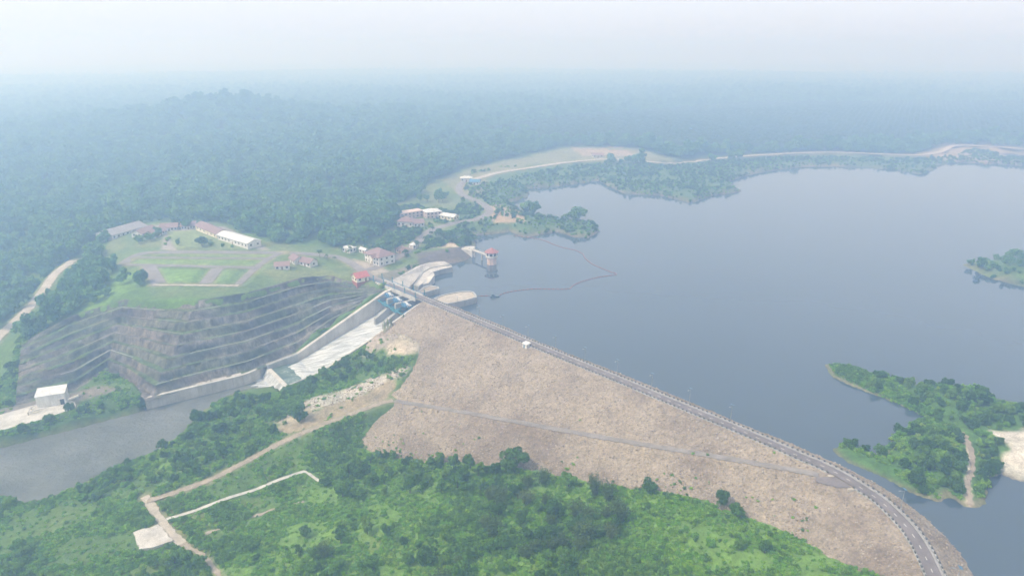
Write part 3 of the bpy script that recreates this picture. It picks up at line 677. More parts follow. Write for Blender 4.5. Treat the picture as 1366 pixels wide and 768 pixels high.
parapet(2.85, jr, None, 'row of dark guard blocks on the inside of the crest bend past the ramp')
for pxy, lab in (((1108, 635), 'small pale kerb island on the upper corner of the ramp mouth'), ((1135, 652.5), 'small pale kerb island on the lower corner of the ramp mouth')):
    p = P(*pxy, 6); mb = MB(); n = 9; pl = [(p[0] + 1.3 * math.cos(2 * math.pi * i / n) * .9, p[1] + .7 * math.sin(2 * math.pi * i / n)) for i in range(n)]
    mb.prism(pl, 5.4, 6.25); setp(mb.obj('kerb_island', 'gravel_pale'), lab, 'kerb')
mb = MB(); mb.add([(p[0], p[1], 6.02) for p in apron][::-1], [tuple(range(len(apron)))]); setp(mb.obj('road_junction', 'asphalt'), 'dark paved mouth where the ramp meets the crest road', 'road', kind='structure')

# lamps on the lake side
def make_lamp():
    root = empty('street_lamp'); mb = MB(); mb.tube((0, 0, 0), (0, 0, 7), .13, .07); mb.obj('pole', 'steel_grey', root)
    mb = MB(); mb.tube((0, 0, 6.9), (0, 1.6, 7.2), .06); mb.obj('arm', 'steel_grey', root)
    mb = MB(); mb.box(0, 1.7, 7.17, .3, .8, .14); mb.obj('lamp_head', 'steel_grey', root)
    mb = MB(); mb.box(0, 0, .2, .5, .5, .4); mb.obj('footing', 'concrete', root)
    mb = MB(); mb.add([(-.7, -.5, 7.5), (.7, -.5, 7.5), (.7, .5, 7.9), (-.7, .5, 7.9), (-.7, -.5, 7.44), (.7, -.5, 7.44), (.7, .5, 7.84), (-.7, .5, 7.84)], [(0, 1, 2, 3), (7, 6, 5, 4), (0, 4, 5, 1), (1, 5, 6, 2), (2, 6, 7, 3), (3, 7, 4, 0)]); mb.obj('solar_panel', 'steel_blue', root)
    mb = MB(); mb.tube((0, 0, 6.9), (0, 0, 7.7), .05); mb.obj('bracket', 'steel_grey', root)
    return root
def copy_tree(o, parent=None):
    c = o.copy(); C.objects.link(c); c.parent = parent
    for ch in o.children: copy_tree(ch, c)
    return c
lamp0 = make_lamp(); first = True
for k in list(range(62, 262, 19)) + [318, 352]:
    q = offset(crest, -3.6); t = np.gradient(crest, axis=0)
    if k >= len(q): continue
    o = lamp0 if first else copy_tree(lamp0); first = False
    o.location = (*q[k], 5.6); o.rotation_euler = (0, 0, math.atan2(t[k][1], t[k][0]) + math.pi)
    setp(o, 'slim solar street lamp standing on the lake edge of the dam crest', 'street lamp', 'street lamps along the dam crest')
# white instrument hut on the rubble side
def plain_box_hut(p, label):
    root = empty('instrument_hut', p, R(-48)); setp(root, label, 'hut')
    mb = MB(); mb.prism([(-1.5, -1.2), (1.5, -1.2), (1.5, 1.2), (-1.5, 1.2)], -1.2, 2.3); mb.obj('wall', 'wall_white', root)
    mb = MB(); mb.prism([(-1.8, -1.5), (1.8, -1.5), (1.8, 1.5), (-1.8, 1.5)], [2.3] * 4, [2.42, 2.42, 2.8, 2.8]); mb.obj('roof', 'roof_white', root)
    mb = MB(); mb.box(-.3, -1.22, .95, .9, .06, 1.9); mb.obj('door', 'steel_blue', root)
    mb = MB(); mb.box(-1.52, 0, 1.3, .05, .8, .7); mb.obj('window', 'glass_dark', root)
hp = P(702, 463, 5.2); plain_box_hut((hp[0], hp[1], 5.0), 'small white instrument hut with blue door at the edge of the dam crest')

# ------------------------------------------------------------------ spillway
sp = empty('spillway', S(15, 0, 0)); setp(sp, 'concrete spillway chute with high side wall and gate piers', 'spillway')
SPo = -np.array(sp.location)
def part(mb, name, mat, parent=sp):
    o = mb.obj(name, mat, parent)
    if parent is sp: o.location = SPo
    return o
def spl(t, T, Z_): return float(np.interp(t, T, Z_))
def long_wall(a0, a1, T, Zt, name, mat, t0, t1, lean=0.0, step=4.0):
    mb = MB(); ts = np.arange(t0, t1 + .01, step); lo = []; 
    for i in range(len(ts) - 1):
        ta, tb = ts[i], ts[i + 1] + .001
        za, zb = spl(ta, T, Zt), spl(tb, T, Zt); fa, fb = spl(ta, FLOOR_T, FLOOR_Z) - 2, spl(tb, FLOOR_T, FLOOR_Z) - 2
        if tb > 79: fa = fb = -33
        pl = [S(a0, ta), S(a0, tb), S(a1, tb), S(a1, ta)]
        mb.prism(pl, [fa, fb, fb, fa], [za, zb, zb, za])
    return part(mb, name, mat)
# each wall is cast in bays with open joints between them
def bays(a0, a1, T, Zt, mat, t0, t1, bay=8.0):
    t = t0
    while t < t1 - .1:
        e = min(t + bay, t1); mb = MB()
        za, zb = spl(t, T, Zt), spl(e - .06, T, Zt); fa, fb = min(spl(t, FLOOR_T, FLOOR_Z), spl(e, FLOOR_T, FLOOR_Z)) - 2.2, min(spl(t, FLOOR_T, FLOOR_Z), spl(e, FLOOR_T, FLOOR_Z)) - 2.2
        mb.prism([S(a0, t), S(a0, e - .06), S(a1, e - .06), S(a1, t)], [fa, fb, fb, fa], [za, zb, zb, za]); part(mb, 'wall_panel', mat); t = e
bays(-2.4, 0, LTOP_T, LTOP_Z, 'concrete', -6, 62, 8.5); bays(-2.4, 0, LTOP_T, LTOP_Z, 'concrete_grey', 62, 80, 6)
bays(CW, CW + 1.1, RTOP_T, RTOP_Z, 'concrete_pale', -9, 62, 8.9); bays(CW, CW + 1.1, RTOP_T, RTOP_Z, 'concrete_grey', 62, 80, 6)
# floor slab and the sheet of white water on it
ts = [-9, -6, -3, -1, 0, 1.5, 4, 8, 12] + list(np.arange(17, 66, 5)) + [66]
def fl(t): return spl(t, FLOOR_T, FLOOR_Z)
mb = MB(); av = np.linspace(0, CW, 7)
for i in range(len(ts) - 1):
    mb.prism([S(0, ts[i]), S(0, ts[i + 1]), S(CW, ts[i + 1]), S(CW, ts[i])], [min(fl(ts[i]), fl(ts[i + 1])) - 2] * 4, [fl(ts[i]), fl(ts[i + 1]), fl(ts[i + 1]), fl(ts[i])])
part(mb, 'chute_floor', 'concrete')
def wavy(name, t0, t1, a0, a1, zf, mat, nt, na, amp, label, kind='structure', cat='water'):
    tt, aa = np.meshgrid(np.linspace(t0, t1, nt), np.linspace(a0, a1, na), indexing='ij'); tt = tt.ravel(); aa = aa.ravel()
    xy = SL[None] + aa[:, None] * SU[None] + tt[:, None] * SV[None]
    z = zf(tt, aa) + (vnoise(aa * 1.0, tt * .45, 1.6, 81, 3) - .5) * amp
    o = link(name, np_mesh(name, np.concatenate([xy, z[:, None]], 1), grid_quads(na, nt), mat)); return setp(o, label, cat, kind=kind)
wavy('spill_water', 7, 65.5, .05, CW - .05, lambda t, a: np.interp(t, FLOOR_T, FLOOR_Z) + .35, 'foam', 120, 50, .35, 'white sheet of water rushing down the chute')
wavy('basin_pool', 63, 79, .05, CW - .05, lambda t, a: -25.2 + 0 * t, 'basin_water', 40, 60, .5, 'dark green pool behind the end sill')
wavy('boil_foam', 61, 72, 3, CW - 2, lambda t, a: -25.1 + .75 * np.exp(-((t - 65) / 3.6) ** 2) - .9 * sstep(66, 72, t + 4 * (vnoise(a, t, 4, 9) - .5)) , 'foam', 40, 80, 1.0, 'white boil at the foot of the chute')
mb = MB()
for i in range(5):
    a0, a1 = CW / 5 * i, CW / 5 * (i + 1) - .06; mb2 = MB(); pl = [S(a0, 78), S(a0, 80.2), S(a1, 80.2), S(a1, 78)]
    mb2.prism(pl, [-34] * 4, [-24.6, -24.9, -24.9, -24.6]); part(mb2, 'sill_panel', 'concrete_pale')
wavy('fall_foam', 80.1, 99, -1, CW + 1, lambda t, a: np.maximum(-24.75 - (t - 80) * 1.7, -29.72) - .75 * sstep(86, 98, t + 9 * (vnoise(a, t, 5, 10) - .5) + .25 * np.abs(a - 12)), 'foam', 70, 90, .8, 'white water tumbling over the end sill into the river')
# wing walls beside the basin and the long retaining wall on the river's far bank
mb = MB(); a = P(352, 489, -22); bq = P(352, 503, -30); w0 = np.array(S(-2.4, 80)); w1 = np.array(P(353, 502, -30)[:2])
dw = (w1 - w0); 
rw = empty('retaining_wall', (*wall_line[1][:2], RIVER_Z)); setp(rw, 'pale concrete retaining wall along the far river bank below the rock cut', 'wall'); RWo = -np.array(rw.location)
lw = resample(np.concatenate([wall_line, [P(362, 494, -30)]]), 5.2)
for i in range(len(lw) - 1):
    a_, b_ = lw[i][:2], lw[i + 1][:2]; d_ = (b_ - a_); L_ = np.linalg.norm(d_); d_ /= L_; n_ = np.array([-d_[1], d_[0]]); b_ = b_ - d_ * .07
    mb = MB(); mb.prism([a_, b_, b_ + n_ * 4.6, a_ + n_ * 4.6], -34, -24.0 + .25 * ((i * 7) % 3 - 1) * .2); o = part(mb, 'wall_panel', 'concrete', rw); o.location = RWo
    mb = MB(); mb.prism([a_ - n_ * .25, b_ - n_ * .25, b_ + n_ * 1.5, a_ + n_ * 1.5], -23.9, -23.5); o = part(mb, 'coping', 'concrete_pale', rw); o.location = RWo
# piers, gates, bridge
PA = [(-1.2, .0), (9.0, 10.9), (19.1, 21.0), (30.0, 31.1)]
for (a0, a1) in PA[1:3]:
    mb = MB(); nose = [S(a0, 15), S(a1, 15), S(a1, -8), S((a0 + a1) / 2, -10.5), S(a0, -8)]
    mb.prism([S(a0, 17), S(a1, 17), S(a1, 8), S(a0, 8)], -14, [-6.5, -6.5, -1.5, -1.5]); mb.prism([S(a0, 8.01), S(a1, 8.01), S(a1, -8), S((a0 + a1) / 2, -10.5), S(a0, -8)], -10, 4.0); part(mb, 'pier', 'concrete_grey')
for i in range(3):
    a0, a1 = PA[i][1] + .12, PA[i + 1][0] - .12; g = empty('radial_gate', S((a0 + a1) / 2, 1, -3)); Go = -np.array(g.location)
    setp(g, ['blue curved spillway gate against the high side wall', 'blue curved spillway gate between the two piers', 'blue curved spillway gate next to the dam slope'][i], 'gate', 'radial gates of the spillway')
    def gpart(mb, nm, mt): o = mb.obj(nm, mt, g); o.location = Go
    rad, tz, tt0 = 8.5, .5, 9.0; mb = MB(); an = np.radians(np.linspace(155, 208, 9))
    for q in range(8):
        c0 = (tt0 + rad * math.cos(an[q]), tz - rad * math.sin(-an[q])); c1 = (tt0 + rad * math.cos(an[q + 1]), tz - rad * math.sin(-an[q + 1]))
        d0 = (tt0 + (rad - .3) * math.cos(an[q]), tz + (rad - .3) * math.sin(an[q])); d1 = (tt0 + (rad - .3) * math.cos(an[q + 1]), tz + (rad - .3) * math.sin(an[q + 1]))
        e0 = (tt0 + rad * math.cos(an[q]), tz + rad * math.sin(an[q])); e1 = (tt0 + rad * math.cos(an[q + 1]), tz + rad * math.sin(an[q + 1]))
        vs = [S(a0, *e0), S(a1, *e0), S(a1, *e1), S(a0, *e1), S(a0, *d0), S(a1, *d0), S(a1, *d1), S(a0, *d1)]
        mb.add(vs, [(0, 1, 2, 3), (7, 6, 5, 4), (0, 4, 5, 1), (1, 5, 6, 2), (2, 6, 7, 3), (3, 7, 4, 0)])
    gpart(mb, 'skin_plate', 'steel_blue')
    for aa in (a0 + .7, a1 - .7):
        for ang in (168, 196):
            t_, z_ = tt0 + (rad - .3) * math.cos(R(ang)), tz + (rad - .3) * math.sin(R(ang)); mb = MB(); mb.tube(S(aa, t_, z_), S(aa, tt0, tz), .32); gpart(mb, 'arm', 'steel_blue')
    mb = MB(); mb.tube(S(a0, tt0, tz), S(a1, tt0, tz), .5, n=8); gpart(mb, 'trunnion_beam', 'steel_teal')
    for aa in (a0 + 1, a1 - 1):
        mb = MB(); mb.tube(S(aa, 4.5, 5.0), S(aa, 2.0, -1.0), .28, n=8); gpart(mb, 'hoist_cylinder', 'steel_blue')
    # rounded hoist cover above the gate
    mb = MB(); ca = (a0 + a1) / 2
    for q in range(6):
        t0_, t1_ = math.pi * q / 6, math.pi * (q + 1) / 6
        vs = [S(ca + 2.6 * math.cos(w_), t_, 3.4 + 2.1 * math.sin(w_)) for t_ in (3.2, 5.6) for w_ in (t0_, t1_)]; mb.add(vs, [(0, 1, 3, 2)])
    mb.add([S(ca + 2.5 * math.cos(math.pi * q / 6), 5.5, 3.4 + 2.0 * math.sin(math.pi * q / 6)) for q in range(7)], [tuple(range(7))]); gpart(mb, 'hoist_cover', 'steel_blue')
    mb = MB()
    for q in range(6):
        t0_, t1_ = math.pi * q / 6, math.pi * (q + 1) / 6
        vs = [S(ca + r_ * math.cos(w_), t_, 3.4 + r_ * .82 * math.sin(w_)) for t_ in (3.0, 4.4) for r_ in (2.62, 2.8) for w_ in (t0_, t1_)]
        mb.add(vs, [(2, 3, 7, 6), (0, 1, 3, 2), (4, 6, 7, 5)])
    gpart(mb, 'cover_rim', 'roof_white')
for i, (a0, a1) in enumerate(((5.5, 11.5), (16.5, 23.5))):
    mb = MB(); mb.prism([S(a0, 9.5), S(a1, 9.5), S(a1, 5.8), S(a0, 5.8)], -.6, .9); part(mb, 'hoist_platform', 'steel_teal')
    mb = MB()
    for aa in np.linspace(a0 + .1, a1 - .1, 7): mb.tube(S(aa, 9.4, .9), S(aa, 9.4, 2.0), .05, n=4)
    mb.tube(S(a0 + .1, 9.4, 2.0), S(a1 - .1, 9.4, 2.0), .06, n=4); part(mb, 'platform_railing', 'steel_teal')
for aa in (2.5, 13, 24.0):
    mb = MB(); mb.prism([S(aa, 4.0), S(aa + 4.5, 4.0), S(aa + 4.5, 1.6), S(aa, 1.6)], 3.6, 4.1); part(mb, 'walkway', 'concrete_pale')
# bridge
br = empty('bridge', (*crest[22], 6)); setp(br, 'concrete road bridge with blue railings over the spillway gates', 'bridge'); BRo = -np.array(br.location)
for (d0, d1, z0, z1, nm, mt) in ((-3.0, 3.0, 4.3, 5.98, 'deck', 'concrete'), (3.0, 3.6, 4.0, 6.35, 'edge_beam', 'concrete_pale'), (-3.6, -3.0, 4.0, 6.35, 'edge_beam', 'concrete_pale')):
    o = rail_prism(nm, d0, d1, z0, z1, mt, a=8, b=52); o.parent = br; o.location = BRo
for d0 in (-3.3, 3.3):
    q = offset(crest, d0)
    for z_ in (6.75, 7.1, 7.45):
        mb = MB()
        for i in range(2, 52, 2): mb.tube((*q[i], z_), (*q[i + 2], z_), .05, n=4)
        o = mb.obj('rail', 'steel_blue', br); o.location = BRo
    for i in range(2, 54, 2):
        mb = MB(); mb.box(*q[i], 6.85, .14, .14, 1.3); o = mb.obj('rail_post', 'steel_blue', br); o.location = BRo
    for i in (6, 17, 28, 39, 50):
        mb = MB(); mb.box(*q[i], 7.9, .45, .45, 3.6); mb.box(*q[i], 9.75, .7, .7, .22); o = mb.obj('portal_post', 'steel_teal', br); o.location = BRo

# approach walls on the lake side
def walled_platform(name, px_pts, z, lab, top='gravel_pale', cat='wall', wall='concrete_grey', bot=-6, coping_px=None):
    pts = [P(a_, b_, z)[:2] for a_, b_ in px_pts]
    ar = sum(pts[i][0] * pts[(i + 1) % len(pts)][1] - pts[(i + 1) % len(pts)][0] * pts[i][1] for i in range(len(pts)))
    if ar < 0: pts = pts[::-1]
    c0 = np.mean(pts, axis=0); root = empty(name, (*c0, z)); setp(root, lab, cat); off = -np.array(root.location)
    mb = MB(); mb.prism(pts, bot, z - .02); o = mb.obj('wall', wall, root); o.location = off
    inn = [c0 + (p - c0) * (1 - 1.2 / max(3, np.linalg.norm(p - c0))) for p in pts]
    mb = MB(); mb.add([(*p, z + .03) for p in inn], [tuple(range(len(inn)))]); o = mb.obj('fill', top, root); o.location = off
    n = len(pts); mb = MB()
    for i in range(n):
        a_, b_ = pts[i], pts[(i + 1) % n]; c_, d_ = inn[(i + 1) % n], inn[i]; mb.prism([a_, b_, c_, d_], z - .05, z + .5)
    o = mb.obj('coping', 'concrete_grey', root); o.location = off
    return root
arc_px = [(576, 400), (583, 396.5), (592, 393.5), (603, 391), (615, 389.2), (626, 388.6), (632, 390), (635.5, 394), (636, 397), (622, 401), (606, 404.5), (596, 406)]
walled_platform('approach_wall', arc_px, 3.4, 'gravel topped approach wall with curved edge jutting into the lake beside the dam')
walled_platform('guide_wall', [(556, 391), (564, 384), (573, 381), (585, 383), (586, 385.5), (575, 388.5), (563, 391.5)], 3.0, 'short concrete guide wall in front of the spillway gates', top='gravel')
walled_platform('wing_wall', [(552, 381), (558, 372), (563, 363), (574, 357.5), (590, 354.5), (602, 354), (603.5, 357), (592, 359), (578, 363), (571, 369), (566, 377), (558, 383)], 3.2, 'curved concrete wing wall on the far side of the spillway approach', top='concrete')
mb = MB(); q0 = P(566, 374, 3.2); mb.prism([P(564, 380, 3)[:2], P(572, 378, 3)[:2], P(580, 371, 3)[:2], P(578, 368, 3)[:2], P(568, 372, 3)[:2]], -3, [3.4, 3.4, 5.5, 5.5, 3.6]); setp(mb.obj('concrete_block_ramp', 'concrete_pale'), 'small pale concrete ramp block behind the guide wall', 'block')
apr = [P(513, 381, 5.2), P(530, 372, 5.5), P(556, 357, 5.0), P(572, 352, 4.6), P(592, 350, 4.2), P(600, 354, 2.6), P(575, 358, 2.6), P(563, 364, 2.4), P(556, 374, 2.0), P(545, 386, 1.5)]
mb = MB(); mb.add([tuple(p + np.array([0, 0, 1.0])) for p in apr], [tuple(range(len(apr)))]); mb.add([tuple(p + np.array([0, 0, -4.0])) for p in apr] + [tuple(p + np.array([0, 0, .99])) for p in apr], [(i, (i + 1) % 10, 10 + (i + 1) % 10, 10 + i) for i in range(10)])
setp(mb.obj('sloping_apron', 'concrete'), 'broad sloping concrete apron above the wing wall', 'apron', kind='structure')

# ------------------------------------------------------------------ buildings
def house(name, label, p, w, d, h, rz, roof='gable', rh=2.0, wall='wall_white', roofm='roof_maroon', eave=.6, win=(3, 2), base=None, door=True, cat='building', group=None, storeys=1, deep=2.0, portico=False):
    root = empty(name, tuple(p), rz); setp(root, label, cat, group); hw, hd = w / 2, d / 2
    rect = lambda e=0: [(-hw - e, -hd - e), (hw + e, -hd - e), (hw + e, hd + e), (-hw - e, hd + e)]
    z0 = 0
    if base: 
        mb = MB(); mb.prism(rect(.12), -deep, base[0]); mb.obj('plinth', base[1], root); z0 = base[0]
    mb = MB(); mb.prism(rect(), -deep if not base else z0 - .05, z0 + h); zt = z0 + h
    if roof == 'gable':
        mb.add([(-hw, -hd, zt), (-hw, hd, zt), (-hw, 0, zt + rh), (hw, -hd, zt), (hw, hd, zt), (hw, 0, zt + rh)], [(0, 2, 1), (3, 4, 5)])
    mb.obj('wall', wall, root)
    e = eave; k = rh / hd; mb = MB(); th = .16
    if roof == 'gable':
        for sg in (-1, 1):
            a = [(-hw - e, sg * (hd + e), zt - k * e + .03), (hw + e, sg * (hd + e), zt - k * e + .03), (hw + e, 0, zt + rh + .03), (-hw - e, 0, zt + rh + .03)]
            b_ = [(q[0], q[1], q[2] + th) for q in a]; mb.add(a + b_, [(0, 1, 2, 3), (7, 6, 5, 4), (0, 4, 5, 1), (1, 5, 6, 2), (3, 7, 4, 0), (2, 6, 7, 3)])
    elif roof == 'hip':
        r = max(w - d, 0) / 2
        b4 = [(q[0], q[1], zt + .02) for q in rect(e)]; t4 = [(q[0], q[1], zt + th) for q in rect(e)]; rg = [(-r, 0, zt + rh), (r, 0, zt + rh)]
        mb.add(b4 + t4 + rg, [(3, 2, 1, 0), (0, 1, 5, 4), (1, 2, 6, 5), (2, 3, 7, 6), (3, 0, 4, 7), (4, 5, 9, 8), (6, 7, 8, 9), (5, 6, 9), (7, 4, 8)])
    elif roof == 'shed':
        mb.prism(rect(e), [zt + .02, zt + .02, zt + rh, zt + rh], [zt + .02 + th, zt + .02 + th, zt + rh + th, zt + rh + th])
    else:
        mb.prism(rect(e), zt + .02, zt + .35); mb.prism(rect(-.3), zt + .35, zt + .45)
    mb.obj('roof', roofm, root)
    if roof == 'shed':
        mb = MB(); mb.prism(rect(-.02), [zt - .1] * 4, [zt + .01, zt + .01, zt + rh - .01, zt + rh - .01]); mb.obj('wall_top', wall, root)
    sh = h / storeys
    def window(x_, y_, z_, sx, sy, sz, nx, ny):
        mb = MB(); mb.box(x_ + nx * .02, y_ + ny * .02, z_, sx, sy, sz); o = mb.obj('window', 'glass_dark', root)
        mb = MB(); mb.box(x_ + nx * .06, y_ + ny * .06, z_ - sz / 2 - .05, sx + .2 * abs(ny) + .12, sy + .2 * abs(nx) + .12, .1); mb.obj('sill', 'wall_white', o)
    for s_ in range(storeys):
        zc = z0 + s_ * sh + sh * .55; wz = min(1.4, sh * .48)
        for i in range(win[0]):
            x_ = -hw + w * (i + .5) / win[0]; ww = min(1.4, w / win[0] * .55)
            for sg in (-1, 1):
                if door and sg == -1 and s_ == 0 and i == win[0] // 2: continue
                window(x_, sg * hd, zc, ww, .08, wz, 0, sg)
        for i in range(win[1]):
            y_ = -hd + d * (i + .5) / win[1]; ww = min(1.4, d / win[1] * .55)
            for sg in (-1, 1): window(sg * hw, y_, zc, .08, ww, wz, sg, 0)
    if door:
        x_ = -hw + w * (win[0] // 2 + .5) / max(1, win[0]); mb = MB(); mb.box(x_, -hd - .03, z0 + 1.05, 1.1, .1, 2.1); o = mb.obj('door', 'door_brown', root)
        mb = MB(); mb.box(x_ + .4, -hd - .1, z0 + 1.0, .12, .06, .12); mb.obj('handle', 'steel_grey', o)
    if portico:
        mb = MB(); mb.prism([(1.0, -hd - 3.2), (6.0, -hd - 3.2), (6.0, -hd - .02), (1.0, -hd - .02)], h - .4, h - .1); mb.prism([(1.0, -hd - 3.2), (6.0, -hd - 3.2), (3.5, -hd - 3.2), (3.5, -hd - 3.0)], h - .1, [h - .1, h - .1, h + 1.7, h + 1.7]); mb.obj('portico', wall, root)
        mb = MB(); mb.add([(.6, -hd - 3.6, h - .1), (6.4, -hd - 3.6, h - .1), (3.5, -hd - 3.6, h + 2.0), (.6, -hd + 3, h - .1), (6.4, -hd + 3, h - .1), (3.5, -hd + 3, h + 2.0)], [(0, 2, 5, 3), (1, 4, 5, 2)]); mb.obj('portico_roof', roofm, root)
        for x_ in (1.3, 5.7):
            mb = MB(); mb.tube((x_, -hd - 2.9, -deep), (x_, -hd - 2.9, h - .4), .25, n=8); mb.obj('column', wall, root)
    return root
def at(px_, py_): return gp(px_, py_)
aV = math.atan2(SV[1], SV[0]); aU = math.atan2(SU[1], SU[0])
p = P(481, 376, 5.0); house('control_house', 'cream gabled control house with bright red roof at the end of the spillway bridge', (p[0], p[1], 3.2), 8.2, 7.4, 3.2, aV + math.pi, 'gable', 2.3, 'wall_cream', 'roof_red', .7, (2, 2), (3.0, 'wall_maroon'), deep=3)
p = at(507, 350); house('main_house', 'large white two storey house with mauve hip roof and front gable', p, 17, 13, 6.2, aU + .12, 'hip', 4.2, 'wall_white', 'roof_maroon', 1.0, (5, 3), storeys=2, portico=True)
p = at(466, 336); house('guard_house', 'small flat roofed white guard house beside the large mauve roofed house', p, 8, 6, 3.2, aU + .3, 'flat', 1, 'wall_white', 'roof_white', .5, (3, 2))
p = at(486, 337); house('garage', 'low white garage wing behind the guard house', p, 7, 4, 2.6, aU + .2, 'gable', 1.0, 'wall_white', 'roof_white', .4, (2, 1))
p = at(537, 337); house('pavilion', 'small brown roofed pavilion beside the palm garden', p, 7, 6, 2.8, aU, 'hip', 2.4, 'wall_pink', 'roof_brown', .9, (2, 2))
p = at(551, 331); house('kiosk', 'tiny white kiosk among the garden palms', p, 5, 3.2, 2.6, aU, 'shed', .7, 'wall_white', 'roof_white', .4, (1, 1))
p = at(377, 358); house('cottage', 'white cottage with brown gable standing apart on the lawn edge', p, 9, 6.5, 2.8, .25, 'gable', 1.9, 'wall_white', 'roof_brown', .6, (3, 1))
p = at(396, 350); house('cottage', 'white cottage with maroon gable, rear one of the pair near the rock cut', p, 9.5, 7, 3.0, -.9, 'gable', 2.2, 'wall_white', 'roof_maroon', .6, (3, 1))
p = at(412, 354); house('cottage', 'white cottage with maroon gable, front one of the pair near the rock cut', p, 9.5, 7, 3.0, -.5, 'gable', 2.2, 'wall_white', 'roof_maroon', .6, (3, 1))
# compound behind the lawn plots
def between(pa, pb, zoff=0): a_, b_ = at(*pa), at(*pb); return (a_ + b_) / 2, float(np.linalg.norm((b_ - a_)[:2])), math.atan2(b_[1] - a_[1], b_[0] - a_[0])
c_, L_, r_ = between((300, 318), (340, 331)); house('warehouse', 'long white roofed shed behind the lawn plots', c_, L_, 11, 4.2, r_, 'gable', 1.8, 'wall_white', 'roof_white', .7, (9, 2))
c_, L_, r_ = between((270, 306), (298, 317)); house('workshop', 'maroon roofed workshop joined to the long white shed', c_, L_, 10, 4.0, r_, 'gable', 2.4, 'wall_cream', 'roof_maroon', .7, (6, 2))
c_, L_, r_ = between((140, 322), (186, 304)); house('storage_shed', 'long grey roofed shed at the forest edge of the compound', c_, L_, 17, 4.0, r_, 'gable', 3.0, 'wall_white', 'roof_grey', .8, (8, 2))
for (a_, b_, lab) in (((183, 317), (203, 309), 'brown roofed barrack next to the long grey shed'), ((200, 318), (216, 311), 'brown roofed barrack near the lawn in the compound'), ((216, 308), (238, 306), 'maroon roofed barrack at the back of the compound'), ((243, 305), (262, 304), 'maroon roofed office with white front at the back of the compound')):
    c_, L_, r_ = between(a_, b_); house('barrack', lab, c_, L_, 9, 3.2, r_, 'gable', 2.4, 'wall_white', 'roof_brown' if 'brown' in lab else 'roof_maroon', .8, (5, 2))
# buildings on the lake road
c_, L_, r_ = between((532, 292), (560, 288)); house('lodge', 'long pink flat roofed lodge on the shoulder above the inlet', c_, L_ + 2, 9, 5.0, r_, 'flat', 1, 'wall_pink', 'wall_pink', .4, (6, 2), storeys=2)
c_, L_, r_ = between((566, 290), (586, 289)); house('lodge_hall', 'pink hall with pale round roofed terrace beside the lodge', c_, L_, 12, 5.6, r_, 'hip', 2.2, 'wall_pink', 'roof_white', .5, (4, 2), storeys=2)
c_, L_, r_ = between((588, 290), (609, 294)); house('lodge_annex', 'white roofed annex at the end of the lodge', c_, L_, 8, 3.4, r_, 'gable', 1.6, 'wall_cream', 'roof_white', .6, (5, 2))
p = at(543, 301); house('villa', 'white villa with mauve hip roof below the lodge', p, 13, 10, 4.5, -.2, 'hip', 3.2, 'wall_white', 'roof_maroon', .8, (4, 2), storeys=1)
p = at(557, 302); house('villa', 'small white villa with brown gable below the lodge', p, 9, 7, 3.6, .5, 'gable', 2.2, 'wall_white', 'roof_brown', .8, (3, 2))
p = at(622, 242); house('gatehouse', 'white gatehouse where the lakeside road begins', p, 12, 7, 4, .1, 'hip', 2, 'wall_white', 'roof_white', .8, (3, 2))
p = at(634, 246); house('gatehouse', 'small blue roofed gatehouse by the lakeside road', p, 10, 7, 3.6, -.2, 'gable', 2, 'wall_white', 'steel_blue', .8, (3, 2))
p = at(797, 212); house('shelter', 'low pale shelter among lakeside trees across the reservoir', p, 14, 8, 3.5, .1, 'gable', 2, 'wall_white', 'roof_brown', .8, (3, 2))
p = at(46, 345); house('barn', 'pale roofed barn in the wooded valley beside the winding road', p, 16, 7, 3, .35, 'gable', 1.6, 'wall_cream', 'roof_white', .6, (4, 2))
for q_, lab, w_ in (((800, 101), 'very faint white factory far beyond the plantation', 60), ((880, 136), 'faint pale roofed mill beyond the plantation', 60)):
    p = at(*q_); house('factory', lab, p, w_, w_ * .4, 8, .1, 'gable', 4, 'wall_pink', 'roof_grey', 1, (6, 2))
# outlet works: white powerhouse on its platform
pp = P(72, 537, -24)
ph = house('powerhouse', 'plain white powerhouse with pale sloping roof beside the river', (pp[0], pp[1], -24), 12.5, 7.5, 6.2, R(22), 'shed', 1.2, 'wall_white', 'roof_white', .35, (0, 0), door=False, deep=1)
mb = MB(); mb.box(4.6, -3.79, 1.8, 1.8, .1, 3.2); mb.obj('door', 'glass_dark', ph)
mb = MB(); mb.box(4.6, -4.4, 3.7, 2.6, 1.3, .16); mb.obj('canopy', 'concrete_pale', ph)
platp = [tuple(q) for q in plat]
mb = MB(); mb.add([(q[0], q[1], -23.93) for q in platp], [tuple(range(len(platp)))]); mb.add([(q[0], q[1], -23.93) for q in platp] + [(q[0], q[1], -26) for q in platp], [(i, (i + 1) % len(platp), len(platp) + (i + 1) % len(platp), len(platp) + i) for i in range(len(platp))])
setp(mb.obj('outlet_platform', 'concrete_pale'), 'pale concrete yard around the white powerhouse', 'platform', kind='structure')
fr = empty('yard_wall', P(46, 540, -24)); setp(fr, 'low white open frame wall beside the powerhouse', 'wall')
a_, b_, c_, d_ = P(38, 553, -24), P(42, 546, -24), P(60, 537, -24), P(64, 546, -24)
for q0, q1 in ((a_, b_), (b_, c_), (a_, d_)):
    mb = MB(); mb.tube(q0 + [0, 0, 1.2], q1 + [0, 0, 1.2], .3, n=4); mb.tube(q0, q0 + [0, 0, 1.2], .3, n=4); o = mb.obj('wall_beam', 'concrete_pale', fr); o.location = -np.array(fr.location)
mb = MB(); q0, q1 = P(92, 536, -23), P(106, 531, -22); mb.tube(q0 + [0, 0, 1.4], q1 + [0, 0, 1.6], .7, n=8); setp(mb.obj('outlet_pipe', 'concrete_pale'), 'thick white pipe entering the slope beside the powerhouse', 'pipe')

